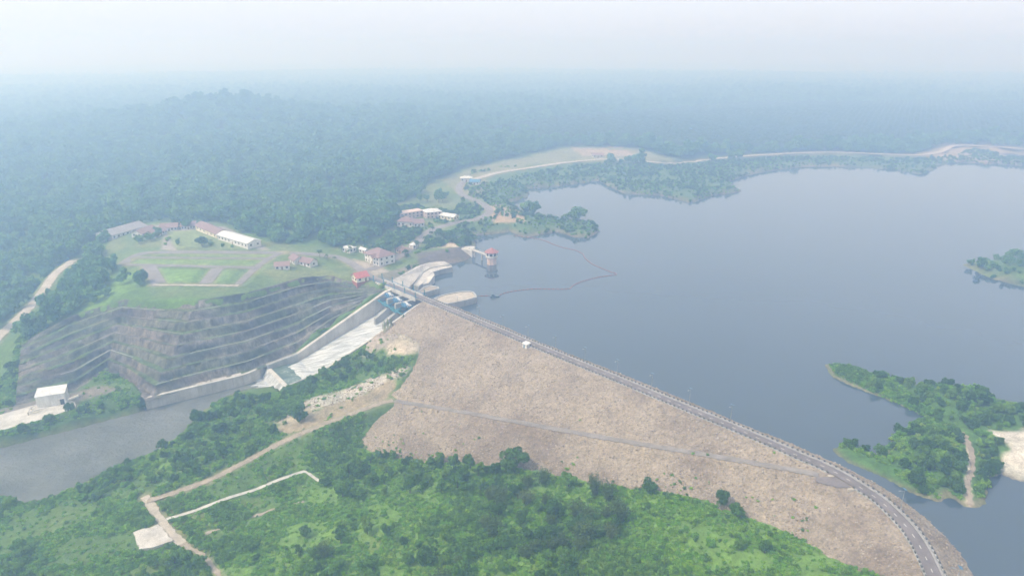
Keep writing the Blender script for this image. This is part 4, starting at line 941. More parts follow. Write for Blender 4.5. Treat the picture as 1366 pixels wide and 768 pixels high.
# intake tower and its footbridge
tw = P(656, 352, 0); th_ = empty('intake_tower', (tw[0], tw[1], 0), R(40)); setp(th_, 'white intake tower with red hip roof standing in the lake', 'tower')
def ngon(r, n=8, ph_=math.pi / 8): return [(r * math.cos(2 * math.pi * i / n + ph_), r * math.sin(2 * math.pi * i / n + ph_)) for i in range(n)]
mb = MB(); mb.prism(ngon(3.5), -8, 5.2); mb.obj('shaft', 'wall_pink', th_)
mb = MB(); mb.prism(ngon(4.6), 5.2, 5.7); mb.obj('balcony', 'concrete', th_)
mb = MB(); mb.prism(ngon(4.0), 5.7, 9.0); mb.obj('wall', 'wall_white', th_)
e8 = ngon(5.4); mb = MB(); mb.add([(*q, 9.0) for q in e8] + [(*q, 9.15) for q in e8] + [(0, 0, 12.3)], [tuple(range(7, -1, -1))] + [(i, (i + 1) % 8, 8 + (i + 1) % 8, 8 + i) for i in range(8)] + [(8 + i, 8 + (i + 1) % 8, 16) for i in range(8)]); mb.obj('roof', 'roof_tower', th_)
for i in range(8):
    an = 2 * math.pi * (i + 1) / 8; r_ = 4.0 * math.cos(math.pi / 8); t_ = np.array([-math.sin(an), math.cos(an)]); n_ = np.array([math.cos(an), math.sin(an)]); c0 = n_ * r_
    pl = [c0 - t_ * .85 - n_ * .05, c0 - t_ * .85 + n_ * .06, c0 + t_ * .85 + n_ * .06, c0 + t_ * .85 - n_ * .05]; mb = MB(); mb.prism([tuple(q) for q in pl][::-1], 6.5, 8.4); mb.obj('window', 'glass_dark', th_)
fb = empty('footbridge', P(640, 336, 5.5)); setp(fb, 'narrow concrete footbridge from the shore to the intake tower', 'bridge'); FBo = -np.array(fb.location)
s0 = P(622, 328, 6.2)[:2]; s1 = tw[:2] + (s0 - tw[:2]) / np.linalg.norm(s0 - tw[:2]) * 4.3; dd_ = (s1 - s0) / np.linalg.norm(s1 - s0); nn_ = np.array([-dd_[1], dd_[0]])
mb = MB(); mb.prism([s0 - nn_ * 1.0, s1 - nn_ * 1.0, s1 + nn_ * 1.0, s0 + nn_ * 1.0], 4.9, 5.5); o = mb.obj('deck', 'concrete_pale', fb); o.location = FBo
for sg in (-1, 1):
    mb = MB(); mb.tube((*(s0 + nn_ * sg * .95), 6.5), (*(s1 + nn_ * sg * .95), 6.5), .07, n=4)
    for k in np.linspace(0, 1, 16): q = s0 + (s1 - s0) * k + nn_ * sg * .95; mb.tube((*q, 5.5), (*q, 6.5), .05, n=4)
    o = mb.obj('railing', 'roof_white', fb); o.location = FBo
for k in (.38, .72):
    q = s0 + (s1 - s0) * k; mb = MB(); mb.tube((*q, -8), (*q, 4.9), .6, n=8); o = mb.obj('pier', 'concrete', fb); o.location = FBo
ab = P(617, 340, 0); mb = MB(); mb.prism([P(608, 334, 3)[:2], P(612, 330, 5)[:2], P(628, 328, 5)[:2], P(634, 332, 3)[:2], P(630, 338, 3)[:2]], -5, 4.9); 
setp(mb.obj('abutment', 'concrete_pale'), 'pale concrete abutment at the shore end of the footbridge', 'abutment')

# floating boom
BOOM_PX = [(637, 395), (652, 394.5), (663, 396), (672, 391), (692, 387.5), (714, 385), (736, 386), (761, 386), (763, 381), (780, 374), (802, 369), (827, 366), (810, 361.5), (783, 349), (776, 335.5), (744, 329), (725, 320), (707, 317), (684, 314)]
bl = resample(smooth(PL(BOOM_PX), 1), 2.8); bm = empty('float_boom', (*bl[0], 0)); setp(bm, 'long string of small red floats looping across the reservoir', 'float boom'); BMo = -np.array(bm.location)
mb = MB()
for i in range(len(bl) - 1): mb.tube((*bl[i], .12), (*bl[i + 1], .12), .12, n=4)
o = mb.obj('rope', 'rope', bm); o.location = BMo
mb = MB(); n = 6
for r0, x0 in (((.15, -.75)), ((.38, -.5)), ((.38, .5)), ((.15, .75))):
    pass
mb.tube((-.6, 0, .12), (.6, 0, .12), .34, n=8); mb.tube((-.9, 0, .12), (-.6, 0, .12), .12, .34, n=8); mb.tube((.6, 0, .12), (.9, 0, .12), .34, .12, n=8); fme = mb.mesh('float', 'float_orange')
for i in range(1, len(bl) - 1):
    d_ = bl[i + 1] - bl[i - 1]; o = link('float', fme, bm); o.location = (bl[i][0] + BMo[0], bl[i][1] + BMo[1], 0); o.rotation_euler = (0, 0, math.atan2(d_[1], d_[0]))
bp = P(660, 396, 0); bo = empty('work_raft', bp, .1); setp(bo, 'small dark work raft moored on the float boom', 'raft')
mb = MB(); mb.prism([(-3, -1.1), (2.6, -1.1), (3.3, 0), (2.6, 1.1), (-3, 1.1)], -.3, .7); mb.obj('hull', 'barge_dark', bo)
mb = MB(); mb.prism([(-2, -.7), (-.2, -.7), (-.2, .7), (-2, .7)], .7, 1.9); mb.obj('cabin', 'barge_dark', bo)

# pale drain and slab in the field, boulders of broken rock
dl = np.array([P(*q) for q in [(222, 693, -28.2), (260, 681, -28.2), (330, 657, -27.9), (404, 629.5, -27.9), (408, 628, -27.9), (426, 640, -28.0)]]); dl[:, 2] = ground_z(dl[:, 0], dl[:, 1])
o = ribbon('field_drain', resample(dl, 2), 1.5, 'concrete_pale', .22, follow=True); setp(o, 'thin white concrete drain crossing the green field', 'drain', kind='structure')
dl = np.array([P(*q) for q in [(250, 718, -28), (300, 699, -28), (360, 678, -27.6), (405, 665, -27)]]); o = ribbon('field_path', resample(dl, 2), 1.6, 'gravel', .16, follow=True, jag=1.0); setp(o, 'faint brown path along the foot of the wooded hill', 'path', kind='structure')
sq = [P(179, 712, -29), P(188, 736, -29), P(233, 724, -29), P(212, 702, -29)]; zs = max(float(ground_z(q[0], q[1])) for q in sq) + .25
mb = MB(); n = 28; ring = resample(np.vstack([np.array(sq), sq[:1]]), 1.6)[:-1]; ring = [(q[0] + random.uniform(-.4, .4), q[1] + random.uniform(-.4, .4)) for q in ring]
mb.prism(ring, zs - 1.2, zs); setp(mb.obj('concrete_slab', 'sand_pale'), 'rough edged white slab beside the dirt track', 'slab')
o = ribbon('footpath', np.array([gp(*q) for q in [(1283, 578), (1291, 592), (1298, 610), (1296, 630), (1290, 648), (1294, 674)]]), 1.9, 'gravel', .3, follow=True, jag=1.2); setp(o, 'pale sandy footpath down to the water on the peninsula', 'path', kind='structure')

# ------------------------------------------------------------------ vegetation shapes
def leaf_cloud(lobes, n, size, seed, up=.35, flat=1.0, jitter=.5):
    r = np.random.default_rng(seed); vs = []; lw_ = np.array([l[3] ** 2 for l in lobes]); pick = r.choice(len(lobes), n, p=lw_ / lw_.sum())
    L = np.array([l[:3] for l in lobes])[pick]; rad = np.array([l[3] for l in lobes])[pick]
    d = r.normal(size=(n, 3)); d[:, 2] = d[:, 2] * .8 + up; d /= np.linalg.norm(d, axis=1)[:, None]
    c = L + d * (rad * (.72 + .38 * r.random(n)))[:, None] * np.array([1, 1, flat])
    nrm = d + r.normal(size=(n, 3)) * jitter; nrm /= np.linalg.norm(nrm, axis=1)[:, None]
    a = np.cross(nrm, r.normal(size=(n, 3))); a /= np.linalg.norm(a, axis=1)[:, None] + 1e-9; b_ = np.cross(nrm, a)
    s = size * (.65 + .7 * r.random(n))[:, None]
    v = np.stack([c - a * s, c - b_ * s * .6 + nrm * s * .12, c + a * s, c + b_ * s * .6 + nrm * s * .12], 1).reshape(-1, 3)
    return v, np.arange(4 * n).reshape(-1, 4)
def lobes_of(seed, R_, h0, h1, n):
    r = random.Random(seed); out = [(0, 0, (h0 + h1) / 2, R_ * .62)]
    for i in range(n):
        an = r.uniform(0, 6.28); k = r.uniform(.35, .98); z = h0 + (h1 - h0) * r.uniform(.15, .95); sh = math.sqrt(max(.15, 1 - ((z - (h0 + h1) / 2) / ((h1 - h0) / 2 + .01)) ** 2 * .8))
        out.append((R_ * k * sh * math.cos(an), R_ * k * sh * math.sin(an), z, R_ * r.uniform(.20, .46)))
    return out
def trunk_mesh(seed, h, r0, spread):
    r = random.Random(seed); mb = MB(); q = np.array([0, 0, -.6]); 
    top = np.array([r.uniform(-.2, .2), r.uniform(-.2, .2), h * .55]); mb.tube(q, top, r0, r0 * .6, 6)
    for i in range(4):
        an = i * 1.57 + r.uniform(-.4, .4); e = top + np.array([math.cos(an) * spread * .6, math.sin(an) * spread * .6, h * .32]); mb.tube(top - [0, 0, .15], e, r0 * .5, r0 * .2, 5)
    return mb.mesh('trunk', 'bark')
TREES = {}
def tree_kind(key, seed, R_, h0, h1, nl, n, size, mat):
    v, f = leaf_cloud(lobes_of(seed, R_, h0, h1, nl), n, size, seed)
    TREES[key] = (np_mesh('crown', v, f, mat, smooth_shade=False), trunk_mesh(seed, h1, .09 * R_, R_), R_, h1)
for i in range(5): tree_kind(f'round{i}', 100 + i, 3.4, 1.6 + .2 * i, 6.2 + .5 * i, 12, 1500, .42, 'leaf')
for i in range(3): tree_kind(f'dark{i}', 130 + i, 3.6, 1.2, 6.4 + .5 * i, 13, 1700, .42, 'leaf_dark')
for i in range(3): tree_kind(f'bushy{i}', 150 + i, 2.6, .4, 3.2, 9, 900, .36, 'leaf_bright')
def bamboo_kind(key, seed):                   # arching culms carrying small leaves
    r = np.random.default_rng(seed); V = []; n = 34; mb = MB()
    for i in range(n):
        an = r.uniform(0, 6.28); ln = r.uniform(6, 9.5); lean = r.uniform(.15, .6); bx_, by_ = r.normal(0, .6, 2); prev = None
        for t in np.linspace(0, 1, 7):
            q = np.array([bx_ + math.cos(an) * lean * ln * t * t * .8, by_ + math.sin(an) * lean * ln * t * t * .8, -.5 + ln * (t - .22 * t ** 3 * lean * 2)])
            if prev is not None and i % 2 == 0: mb.tube(prev, q, .06, .05, 4)
            prev = q
            if t > .3:
                m = 9; c = q + r.normal(0, .5, (m, 3)); a = r.normal(size=(m, 3)); a[:, 2] -= .6; a /= np.linalg.norm(a, axis=1)[:, None]; b_ = np.cross(a, r.normal(size=(m, 3))); b_ /= np.linalg.norm(b_, axis=1)[:, None]
                V.append(np.stack([c - a * .5, c + b_ * .17, c + a * .5, c - b_ * .17], 1).reshape(-1, 3))
    v = np.concatenate(V); TREES[key] = (np_mesh('crown', v, np.arange(len(v)).reshape(-1, 4), 'leaf_bamboo', smooth_shade=False), mb.mesh('trunk', 'leaf_bamboo'), 3.5, 8)
bamboo_kind('bamboo0', 170); bamboo_kind('bamboo1', 171)
def palm_kind(key, seed, h):
    r = random.Random(seed); mb = MB(); mb.tube((0, 0, -.5), (.1, 0, h * .5), .2, .16); mb.tube((.1, 0, h * .5), (.0, .1, h), .16, .13); tr = mb.mesh('trunk', 'bark'); mb = MB()
    for i in range(15):
        an = i * 2.4; ln = r.uniform(2.2, 3.0); el = r.uniform(-.2, .9); d = np.array([math.cos(an), math.sin(an)]); s_ = np.array([-d[1], d[0]]); P_ = []
        for t in np.linspace(0, 1, 5): P_.append(np.array([*(d * ln * t), h + ln * (math.sin(el) * t - .75 * t * t)]))
        for j in range(4):
            w0 = .55 * math.sin(math.pi * (j / 4 * .85 + .1)); w1 = .55 * math.sin(math.pi * ((j + 1) / 4 * .85 + .1))
            for sg in (-1, 1):
                o0 = np.array([*(s_ * sg * w0), -.25 * w0]); o1 = np.array([*(s_ * sg * w1), -.25 * w1]); mb.add([P_[j], P_[j + 1], P_[j + 1] + o1, P_[j] + o0], [(0, 1, 2, 3)])
    TREES[key] = (mb.mesh('crown', 'leaf_palm'), tr, 2.8, h)
palm_kind('palm0', 180, 5.5); palm_kind('palm1', 181, 7.0)

# prototypes for the uncountable cover (kept out of the scene, only instanced)
def proto_coll(name, meshes):
    c = bpy.data.collections.new(name)
    for i, me in enumerate(meshes): c.objects.link(bpy.data.objects.new(f'{name}_shape_{i:02d}', me))
    return c
fm = []
for i in range(6):
    v, f = leaf_cloud(lobes_of(200 + i, 4.4, 2.0, 8.0 + .8 * i, 9), 420, .95, 200 + i); fm.append(np_mesh('forest_crown', v, f, 'leaf_forest', smooth_shade=False))
PC_forest = proto_coll('forest_shapes', fm)
fm = []
for i in range(5):
    v, f = leaf_cloud(lobes_of(230 + i, 1.25, .0, .7, 6), 120, .27, 230 + i, .8, .6); fm.append(np_mesh('cover_clump', v, f, 'leaf_bright', smooth_shade=False))
for i in range(2):
    v, f = leaf_cloud(lobes_of(240 + i, 1.25, .1, 1.4, 5), 110, .27, 240 + i); fm.append(np_mesh('cover_clump', v, f, 'leaf', smooth_shade=False))
PC_cover = proto_coll('cover_shapes', fm)
PC_shrub = proto_coll('shrub_shapes', [TREES[k][0] for k in ('bushy0', 'bushy1', 'bushy2', 'round0', 'dark0')])
PC_palm = proto_coll('oil_palm_shapes', [TREES[k][0] for k in ('palm0', 'palm1')])
fm = []
for i in range(6):
    r = np.random.default_rng(250 + i); me = bpy.data.meshes.new('rock'); import bmesh; bm_ = bmesh.new(); bmesh.ops.create_icosphere(bm_, subdivisions=1, radius=.5)
    for v in bm_.verts: v.co = v.co * float(r.uniform(.72, 1.2)); v.co.z *= .7; v.co.x *= 1.25
    bm_.to_mesh(me); bm_.free(); me.materials.append(MATS['rock_piece']); fm.append(me)
PC_rock = proto_coll('rock_shapes', fm)

def scatter(name, pts, scale, coll, n_kinds, label, cat, parent=None, tilt=0.0, kinds=None):
    me = bpy.data.meshes.new(name); n = len(pts); me.vertices.add(n); me.vertices.foreach_set('co', np.ascontiguousarray(pts, np.float32).ravel())
    rot = np.stack([(rng.random(n) - .5) * tilt, (rng.random(n) - .5) * tilt, rng.random(n) * 6.283], 1)
    a = me.attributes.new('rot', 'FLOAT_VECTOR', 'POINT'); a.data.foreach_set('vector', rot.astype(np.float32).ravel())
    a = me.attributes.new('sc', 'FLOAT', 'POINT'); a.data.foreach_set('value', np.asarray(scale, np.float32))
    a = me.attributes.new('kind_id', 'INT', 'POINT'); a.data.foreach_set('value', (rng.integers(0, n_kinds, n) if kinds is None else kinds).astype(np.int32))
    o = link(name, me, parent); setp(o, label, cat, kind='stuff')
    ng = bpy.data.node_groups.new(name, 'GeometryNodeTree'); ng.interface.new_socket('Geometry', in_out='INPUT', socket_type='NodeSocketGeometry'); ng.interface.new_socket('Geometry', in_out='OUTPUT', socket_type='NodeSocketGeometry')
    gi = ng.nodes.new('NodeGroupInput'); go = ng.nodes.new('NodeGroupOutput'); ip = ng.nodes.new('GeometryNodeInstanceOnPoints'); ci = ng.nodes.new('GeometryNodeCollectionInfo')
    ci.inputs['Collection'].default_value = coll; ci.inputs['Separate Children'].default_value = True; ci.inputs['Reset Children'].default_value = True
    ip.inputs['Pick Instance'].default_value = True
    def na(nm, ty): q = ng.nodes.new('GeometryNodeInputNamedAttribute'); q.data_type = ty; q.inputs['Name'].default_value = nm; return q.outputs['Attribute']
    ng.links.new(gi.outputs[0], ip.inputs['Points']); ng.links.new(ci.outputs[0], ip.inputs['Instance']); ng.links.new(na('kind_id', 'INT'), ip.inputs['Instance Index'])
    ng.links.new(na('rot', 'FLOAT_VECTOR'), ip.inputs['Rotation']); ng.links.new(na('sc', 'FLOAT'), ip.inputs['Scale']); ng.links.new(ip.outputs[0], go.inputs[0])
    o.modifiers.new('instances', 'NODES').node_group = ng
    return o

# ------------------------------------------------------------------ where things grow
def blocked(x_, y_, m=0.0):
    z_ = ground_z(x_, y_); b_ = inside(lake_poly, x_, y_) & (sdf(pen, x_, y_) > -.6) & (sdf(isl, x_, y_) > -.6)
    b_ |= z_ < np.where(inside(lake_poly, x_, y_), .15, -1e9)
    b_ |= sdf(river, x_, y_) < .8 + m; b_ |= sdf(dam_poly, x_, y_) < m * .6; b_ |= sdf(up_poly, x_, y_) < 0; b_ |= sdf(cut_poly, x_, y_) < m
    a_, t_ = s_loc(x_, y_); b_ |= (a_ > -3.5 - m) & (a_ < CW + 2 + m) & (t_ > -30) & (t_ < 100)
    for n_, m_, l, w in roads:
        d_, _, sd_ = dist_line(l[::4], x_, y_); b_ |= d_ < w / 2 + .5 + m + ((13 * (sd_ > 0) + 2) if n_ == 'valley_road' else (14 if n_ == 'lakeside_road' else 0))
    b_ |= dist_line(dl_drain, x_, y_)[0] < 1.2 + m * .5; b_ |= sdf(plat, x_, y_) < .5 + m; b_ |= sdf(np.array(ring), x_, y_) < .6 + m
    b_ |= inside(pond, x_, y_); b_ |= dist_line(foot, x_, y_)[0] < 1.6 + m * 1.5
    return b_
foot = np.array([gp(*q)[:2] for q in [(1283, 578), (1291, 592), (1298, 610), (1296, 630), (1290, 648), (1294, 674)]])
dl_drain = np.array([P(*q)[:2] for q in [(222, 693, -28.2), (330, 657, -27.9), (404, 629.5, -27.9), (426, 640, -28.0)]])
def in_px(poly, x_, y_, z_=None):
    z_ = ground_z(x_, y_) if z_ is None else z_; a_, b_ = pix(x_, y_, z_); return inside(poly, a_, b_)

# ground cover on the near green land
n = 190000; xs = rng.uniform(-300, 175, n); ys = rng.uniform(120, 430, n); zs_ = ground_z(xs, ys); a_, b_ = pix(xs, ys, zs_)
ok = (b_ > 440) & (a_ > -60) & (a_ < 1430) & (b_ < 850)
xs, ys, zs_, a_, b_ = xs[ok], ys[ok], zs_[ok], a_[ok], b_[ok]; ok = ~blocked(xs, ys, .6)
ROCKY = [[(530, 437), (556, 436), (562, 458), (556, 470), (524, 474), (506, 468)], [(500, 425), (560, 425), (560, 478), (520, 476), (480, 485)], [(552, 484), (526, 492), (480, 512), (402, 533), (396, 550), (350, 565), (385, 580), (440, 562), (520, 534), (536, 500)], [(1318, 575), (1400, 565), (1400, 645), (1350, 640), (1330, 622), (1345, 598)],
         [(-80, 560), (0, 545), (60, 528), (130, 505), (180, 515), (140, 528), (105, 540), (0, 560)]]
for q in ROCKY: ok &= ~(inside(q, a_, b_) & (rng.random(len(a_)) < .93))
xs, ys, zs_, a_, b_ = xs[ok], ys[ok], zs_[ok], a_[ok], b_[ok]
patch = vnoise(xs, ys, 16, 91, 3); near = inside(FG, a_, b_) | inside(PEN_PX, a_, b_)
fz = inside([(196, 668), (290, 640), (420, 575), (490, 560), (485, 604), (430, 645), (300, 720), (250, 722)], a_, b_); ok = (patch > np.where(near, .33, np.where(fz, .54, .42))) | (rng.random(len(xs)) < .18)
xs, ys, zs_, patch = xs[ok], ys[ok], zs_[ok], patch[ok]
print('cover', len(xs))
scatter('ground_cover', np.stack([xs, ys, zs_ - .15], 1), (.35 + .75 * rng.random(len(xs)) ** 1.5) * (.5 + 1.1 * patch), PC_cover, 7, 'low bright green scrub and creepers covering the slopes below the dam', 'scrub', tilt=.4,
        kinds=np.where(rng.random(len(xs)) < .12 + .5 * (patch > .64), rng.integers(5, 7, len(xs)), rng.integers(0, 5, len(xs))))

# countable trees near the camera
def plant(key, p, sc, label, group, cat='tree', name='tree', crown_name='crown'):
    me, tr, R_, h_ = TREES[key]; root = empty(name, (p[0], p[1], p[2]), rng.random() * 6.28); root.scale = (sc * rng.uniform(.8, 1.25), sc * rng.uniform(.8, 1.25), sc * rng.uniform(.8, 1.2))
    link('trunk', tr, root); link(crown_name, me, root); setp(root, label, cat, group); return root
def grow(poly, n, keys, sc, label, group, mind, cat='tree', name='tree', tries=60, m=1.0):
    pts = []; u0, u1 = min(q[0] for q in poly), max(q[0] for q in poly); v0, v1 = min(q[1] for q in poly), max(q[1] for q in poly); c = 0
    while len(pts) < n and c < n * tries:
        c += 1; a_, b_ = random.uniform(u0, u1), random.uniform(v0, v1)
        if not inside(poly, np.array([a_]), np.array([b_]))[0]: continue
        p = gp(a_, b_)
        if any((p[0] - q[0]) ** 2 + (p[1] - q[1]) ** 2 < mind ** 2 for q in ALLT): continue
        if blocked(p[0:1], p[1:2], m)[0]: continue
        pts.append(p); ALLT.append(p); plant(random.choice(keys), p, random.uniform(*sc), label, group, cat, name)
    return len(pts)
ALLT = []
RND = ['round0', 'round1', 'round2', 'round3', 'round4', 'dark0', 'dark1']
lp = gp(686, 626); ALLT.append(lp); plant('dark1', lp, 1.28, 'lone dark round tree standing out at the foot of the rubble slope', None)
for q, k, s_, lab in (((864, 656), 'round1', .85, 'small round tree alone at the rubble edge uphill of the lone dark tree'), ((963, 677), 'dark2', .75, 'small dark round tree beside the rubble edge nearest the crest bend'), ((983, 692), 'round3', .8, 'low leafy tree just below the small dark one near the crest bend')):
    p = gp(*q); ALLT.append(p); plant(k, p, s_, lab, None)
T1 = 'leafy green tree in the thicket along the foot of the dam'; 
grow([(425, 650), (480, 615), (520, 610), (650, 618), (672, 640), (650, 668), (560, 660), (470, 668)], 52, RND, (.42, .8), T1, 'trees in the thicket along the foot of the dam', 3.2)
grow([(640, 690), (660, 655), (740, 640), (815, 655), (828, 690), (822, 735), (760, 742), (680, 745), (640, 735)], 40, ['bamboo0', 'bamboo1', 'bamboo0', 'dark2', 'round2'], (.55, .95), 'feathery olive bamboo clump in the dark grove on the green hill', 'bamboo clumps of the grove on the hill', 3.4, 'bamboo', 'bamboo_clump')
grow([(380, 760), (440, 735), (520, 745), (600, 740), (700, 750), (840, 755), (870, 800), (380, 800)], 34, RND + ['bamboo0', 'bamboo1'], (.5, .85), 'leafy tree in the belt below the bamboo grove', 'trees in the belt below the bamboo grove', 3.6)
grow([(180, 775), (200, 756), (240, 745), (270, 742), (285, 765), (270, 800), (180, 800)], 13, RND, (.55, .9), 'dense green tree in the clump beside the white slab', 'trees in the clump beside the white slab', 3.4)
grow([(-20, 780), (-20, 735), (30, 725), (60, 760), (60, 790)], 8, RND, (.45, .8), 'green tree in the corner of the riverside meadow', 'trees in the corner of the meadow', 3.4)
grow([(430, 690), (560, 670), (640, 690), (640, 735), (540, 735), (420, 740), (340, 755), (330, 735)], 22, RND + ['bushy0', 'bushy1'], (.35, .7), 'scattered small tree on the open green hillside', 'small trees on the open hillside', 5)
grow([(830, 680), (900, 670), (1000, 700), (1100, 745), (1130, 768), (840, 768)], 16, ['bushy0', 'bushy1', 'round0'], (.35, .65), 'low bush on the bright slope below the crest bend', 'bushes on the bright slope below the crest bend', 6, 'bush', 'bush')
grow([(250, 565), (330, 530), (395, 525), (410, 545), (360, 570), (300, 590), (250, 600)], 24, RND + ['bushy0', 'bushy1', 'bushy2'], (.42, .78), 'leafy tree on the river bank below the end sill', 'trees on the river bank below the sill', 3.6)
grow([(392, 522), (420, 500), (470, 478), (500, 470), (520, 485), (470, 508), (410, 530)], 24, RND + ['bushy0', 'bushy1'], (.38, .68), 'leafy tree on the strip beside the spillway chute', 'trees beside the spillway chute', 3.4)
grow([(100, 655), (160, 628), (240, 590), (300, 590), (380, 570), (350, 595), (270, 632), (180, 655), (110, 668)], 26, RND + ['bushy0', 'bushy1'], (.35, .75), 'bushy tree between the river and the access road', 'trees between river and access road', 4)
for q, s_, lab in (((263, 562), .9, 'tall round tree at the water edge of the river bank'), ((400, 560), .95, 'dark round tree beside the pale rock ledge above the access road')):
    p = gp(*q); plant('dark1', p, s_, lab, None); ALLT.append(p)
grow([(1195, 590), (1215, 565), (1240, 560), (1275, 570), (1285, 600), (1280, 640), (1235, 640), (1205, 610)], 17, RND + ['bushy0', 'bushy1', 'bushy2'], (.3, .5), 'leafy tree around the clearing on the peninsula', 'trees on the near part of the peninsula', 3.2, m=.5)
grow([(1180, 515), (1216, 517), (1262, 516), (1304, 522), (1330, 536), (1400, 548), (1400, 570), (1310, 575), (1290, 580), (1250, 560), (1240, 545)], 62, RND + ['bushy0', 'bushy1', 'bushy2', 'bushy0'], (.24, .40), 'low dense tree on the long spit of the peninsula', 'trees on the spit of the peninsula', 3.0, m=.5)
grow([(1110, 600), (1125, 595), (1165, 607), (1160, 615), (1130, 612)], 6, ['bushy0', 'round0'], (.3, .5), 'small bush at the tip of the near peninsula shore', 'bushes at the tip of the near shore', 3, 'bush', 'bush', m=.3)
grow([(1305, 590), (1325, 600), (1335, 630), (1312, 650), (1303, 620)], 8, RND, (.35, .6), 'green tree between the sandy path and the white sand', 'trees between path and white sand', 3, m=.5)
# palms and garden trees by the intake
grow([(505, 330), (530, 318), (560, 312), (600, 312), (640, 318), (632, 328), (575, 322), (545, 345), (520, 352)], 40, ['palm0', 'palm1', 'palm0', 'round0'], (.75, 1.15), 'slim garden palm near the intake road', 'garden palms near the intake road', 4, 'palm', 'palm_tree', m=.8)
grow([(560, 270), (575, 264), (606, 264), (600, 272)], 6, ['round2', 'round3'], (.9, 1.3), 'round avenue tree above the lodge', 'avenue trees above the lodge', 6)
grow([(176, 322), (196, 312), (222, 302), (280, 298), (276, 306), (226, 312), (205, 322), (182, 328)], 14, RND, (.6, 1.1), 'dark tree among the barracks of the compound', 'trees among the barracks', 5)
grow([(214, 327), (222, 318), (262, 320), (300, 324), (318, 331), (240, 331)], 10, ['palm0', 'bushy0', 'round0'], (.4, .7), 'small ornamental tree on the upper lawn', 'small trees on the upper lawn', 5, m=.6)
grow([(420, 345), (450, 338), (470, 328), (500, 326), (520, 322), (500, 340), (480, 332), (450, 352)], 14, ['palm0', 'palm1', 'bushy0'], (.6, 1.0), 'small palm near the guard house', 'small palms near the guard house', 4, 'palm', 'palm_tree', m=.6)
p = gp(270, 329); plant('dark1', p, 1.0, 'lone dark tree on the upper lawn of the compound', None)
p = gp(192, 377); plant('dark0', p, 1.0, 'lone round tree at the corner of the paved plots', None)

# smaller shrubs as one mass on the mid-distance banks, outside the frame and along shores
n = 26000; xs = rng.uniform(-330, 300, n); ys = rng.uniform(200, 520, n); zs_ = ground_z(xs, ys); a_, b_ = pix(xs, ys, zs_)
ok = ((b_ > 470) | inside([(505, 385), (520, 372), (560, 345), (610, 330), (560, 372), (530, 388)], a_, b_) | ((a_ > 1100) & (b_ > 330))) & (b_ < 700) & ~inside([(a, b) for a, b in FG], a_, b_)
xs, ys, zs_, a_, b_ = xs[ok], ys[ok], zs_[ok], a_[ok], b_[ok]; ok = ~blocked(xs, ys, 1.0)
for q in ROCKY: ok &= ~inside(q, a_, b_)
pn = vnoise(xs, ys, 20, 95, 3); isp = inside(PEN_PX, a_, b_) | inside(ISL_PX, a_, b_)
fieldz = inside([(190, 668), (290, 640), (420, 575), (490, 560), (485, 600), (430, 645), (300, 720), (180, 768), (0, 768), (0, 690), (120, 672)], a_, b_)
ok &= (pn > np.where(fieldz, .80, np.where(isp, .42, .45))) & (rng.random(len(xs)) < np.where(isp, .9, .5))
xs, ys, zs_ = xs[ok], ys[ok], zs_[ok]; print('shrubs', len(xs))
scatter('shrubs', np.stack([xs, ys, zs_ - .1], 1), .25 + .45 * rng.random(len(xs)), PC_shrub, 5, 'mixed green shrubs on the river banks and the peninsula', 'shrubs')

# the far woods
cand = []
for (r0, r1, sp_) in ((380, 700, 6.6), (700, 1200, 8.0), (1200, 2200, 11), (2200, 4200, 20)):
    m_ = int((r1 ** 2 - r0 ** 2) * math.radians(88) / 2 / sp_ ** 2); rr = np.sqrt(rng.uniform(r0 ** 2, r1 ** 2, m_)); th2 = rng.uniform(-R(44), R(44), m_)
    cand.append(np.stack([rr * np.sin(th2), rr * np.cos(th2), np.full(m_, sp_ / 6.4)], 1))
q = np.concatenate(cand); xs, ys, ss = q[:, 0], q[:, 1], q[:, 2]; zs_ = ground_z(xs, ys); a_, b_ = pix(xs, ys, zs_)
PALMS = [(640, 178), (760, 160), (1000, 140), (1380, 140), (1420, 188), (1270, 188), (1100, 198), (900, 205), (860, 192), (750, 190)]
ok = ~inside(CLEAR, a_, b_) & (b_ < 462) & ~inside(PALMS, a_, b_)
ok &= ~inside([(480, 330), (640, 300), (660, 350), (560, 400), (480, 385)], a_, b_)
ok &= ~inside([(130, 350), (190, 340), (205, 395), (160, 402), (95, 420), (110, 405), (160, 385)], a_, b_) | (rng.random(len(a_)) < .25)
xs, ys, ss, zs_, a_, b_ = xs[ok], ys[ok], ss[ok], zs_[ok], a_[ok], b_[ok]; ok = ~blocked(xs, ys, 2.0); 
low = inside(LOWZ, a_, b_)
ok &= ~low | (rng.random(len(a_)) < .85)
sc_ = ss * (.55 + .85 * rng.random(len(xs)) ** 1.3) * (.75 + .5 * vnoise(xs, ys, 60, 97, 2)); sc_ = np.minimum(sc_, 1.9); sc_ = np.where(low, sc_ * .26, np.where(inside(ISL_PX, a_, b_), sc_ * .45, sc_))
xs, ys, zs_, sc_ = xs[ok], ys[ok], zs_[ok], sc_[ok]; print('forest', len(xs))
scatter('forest', np.stack([xs, ys, zs_ - .8], 1), sc_, PC_forest, 6, 'hazy unbroken forest stretching beyond the dam to the horizon', 'forest')
n = 60000; xs = rng.uniform(-60, 900, n); ys = rng.uniform(480, 1250, n); zs_ = ground_z(xs, ys); a_, b_ = pix(xs, ys, zs_); ok = inside(LOWZ, a_, b_); xs, ys, zs_ = xs[ok], ys[ok], zs_[ok]
ok = ~blocked(xs, ys, 1.0) & (vnoise(xs, ys, 30, 99, 3) > .40); xs, ys, zs_ = xs[ok], ys[ok], zs_[ok]; print('lakeside', len(xs))
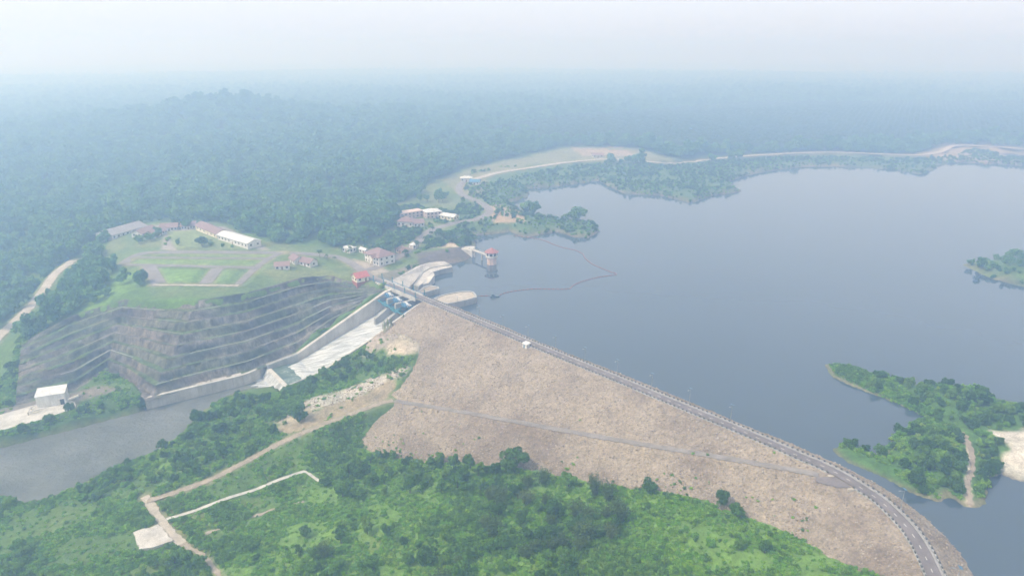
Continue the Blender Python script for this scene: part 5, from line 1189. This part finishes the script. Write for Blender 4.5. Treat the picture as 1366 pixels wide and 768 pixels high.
scatter('lakeside_shrubs', np.stack([xs, ys, zs_ - .2], 1), .22 + .34 * rng.random(len(xs)) ** 1.5, PC_shrub, 5, 'pale green scrub on the low banks across the inlet', 'shrubs')
GARD = [(480, 332), (505, 322), (530, 300), (560, 303), (600, 303), (642, 318), (632, 329), (575, 330), (556, 338), (520, 352), (530, 335)]
n = 30000; xs = rng.uniform(-130, 0, n); ys = rng.uniform(430, 620, n); zs_ = ground_z(xs, ys); a_, b_ = pix(xs, ys, zs_); ok = (inside(GARD, a_, b_) | inside([(510, 288), (530, 278), (560, 268), (610, 265), (640, 275), (640, 290), (600, 300), (560, 306), (525, 304)], a_, b_)) & (vnoise(xs, ys, 12, 105, 2) > .52); xs, ys, zs_ = xs[ok], ys[ok], zs_[ok]
ok = ~blocked(xs, ys, .6)
for o_ in [o_ for o_ in C.objects if o_.get('category') == 'building']: ok &= np.hypot(xs - o_.location.x, ys - o_.location.y) > 10
ok &= rng.random(len(xs)) < .35; xs, ys, zs_ = xs[ok], ys[ok], zs_[ok]; print('garden', len(xs))
scatter('garden_shrubs', np.stack([xs, ys, zs_ - .2], 1), .2 + .4 * rng.random(len(xs)) ** 1.5, PC_shrub, 5, 'garden bushes around the houses near the intake', 'shrubs')
n = 9000; xs = rng.uniform(-75, 110, n); ys = rng.uniform(150, 300, n); sd_ = sdf(dam_poly, xs, ys); dt_ = dist_line(toe, xs, ys)[0]
ok = (sd_ < 0) & (rng.random(n) < .5 * np.exp(-dt_ / 5.0)) & (vnoise(xs, ys, 12, 107, 2) > .5); xs, ys = xs[ok], ys[ok]; zr = dam_z(xs, ys)
scatter('toe_weeds', np.stack([xs, ys, zr], 1), .25 + .5 * rng.random(len(xs)), PC_cover, 7, 'sparse weeds creeping up the lowest rubble of the dam', 'weeds'); print('weeds', len(xs))
# oil palm plantation in rows
px_, py_ = np.meshgrid(np.arange(-300, 2100, 11.5), np.arange(1050, 2100, 10.0)); px_ = px_ + (np.arange(px_.shape[0])[:, None] % 2) * 5.7; xs = (px_ + rng.normal(0, .8, px_.shape)).ravel(); ys = (py_ + rng.normal(0, .8, px_.shape)).ravel()
zs_ = ground_z(xs, ys); a_, b_ = pix(xs, ys, zs_); ok = inside(PALMS, a_, b_) & ~blocked(xs, ys, 3)
scatter('palm_plantation', np.stack([xs, ys, zs_ - .3], 1)[ok], 1.5 + .4 * rng.random(ok.sum()), PC_palm, 2, 'hazy oil palm plantation in straight rows beyond the lake', 'plantation')

# loose rubble on the dam faces
n = 60000; xs = rng.uniform(-95, 150, n); ys = rng.uniform(95, 392, n); ok = (sdf(dam_poly, xs, ys) < .5) | (sdf(up_poly, xs, ys) < 0); xs, ys = xs[ok], ys[ok]
zr, dd2, _ = dam_raw(xs, ys); zr, dr2 = ramp_bed(xs, ys, zr); la, lt = s_loc(xs, ys)
ok = (np.abs(dd2) > 4.0) & (dr2 > 2.6) & (la > CW + 1.6) & (zr > -.6 - 40 * (dd2 > 0)) & (dd2 > -20); xs, ys, zr, dd2 = xs[ok], ys[ok], zr[ok], dd2[ok]
zr = zr + (vnoise(xs, ys, 2.2, 71, 2) - .5) * .55 + (vnoise(xs, ys, 25, 72, 3) - .5) * .9
o = scatter('rubble', np.stack([xs, ys, zr], 1) - np.array(dam.location), .4 + .6 * rng.random(len(xs)) ** 2.5, PC_rock, 6, None, None, dam, tilt=2.0); print('rubble', len(xs))
# broken pale rock on the ledge beside the dam's flank
pts = []
for poly, n in (([(532, 438), (556, 437), (558, 458), (552, 466), (520, 470), (512, 462)], 160), ([(552, 484), (526, 492), (480, 512), (404, 535), (400, 546), (440, 543), (500, 520), (536, 500)], 420)):
    u0, u1 = min(q[0] for q in poly), max(q[0] for q in poly); v0, v1 = min(q[1] for q in poly), max(q[1] for q in poly)
    while n > 0:
        a1, b1 = random.uniform(u0, u1), random.uniform(v0, v1)
        if inside(poly, np.array([a1]), np.array([b1]))[0]: pts.append(gp(a1, b1)); n -= 1
scatter('broken_rock', np.array(pts), .3 + .8 * rng.random(len(pts)) ** 2, PC_rock, 6, 'broken pale rock strewn along the ledge beside the dam flank', 'rocks', tilt=2)

# ------------------------------------------------------------------ the hazy air
hm = bpy.data.materials.new('haze_air'); hm.use_nodes = True; nt = hm.node_tree; nt.nodes.clear(); out = nt.nodes.new('ShaderNodeOutputMaterial'); pv = nt.nodes.new('ShaderNodeVolumePrincipled')
pv.inputs['Color'].default_value = (*HAZE_COLOR, 1); pv.inputs['Density'].default_value = HAZE_DENSITY; pv.inputs['Anisotropy'].default_value = 0.45
pv.inputs['Absorption Color'].default_value = (1, 1, 1, 1); nt.links.new(pv.outputs[0], out.inputs['Volume']); MATS['haze_air'] = hm
mb = MB(); x0, x1_ = gx[0] - 200, gx[-1] + 200; mb.prism([(x0, -2500), (x1_, -2500), (x1_, gy[-1] + 200), (x0, gy[-1] + 200)], -50, 190)
setp(mb.obj('haze', 'haze_air'), 'pale blue haze filling the air over the whole landscape', 'haze', kind='stuff')
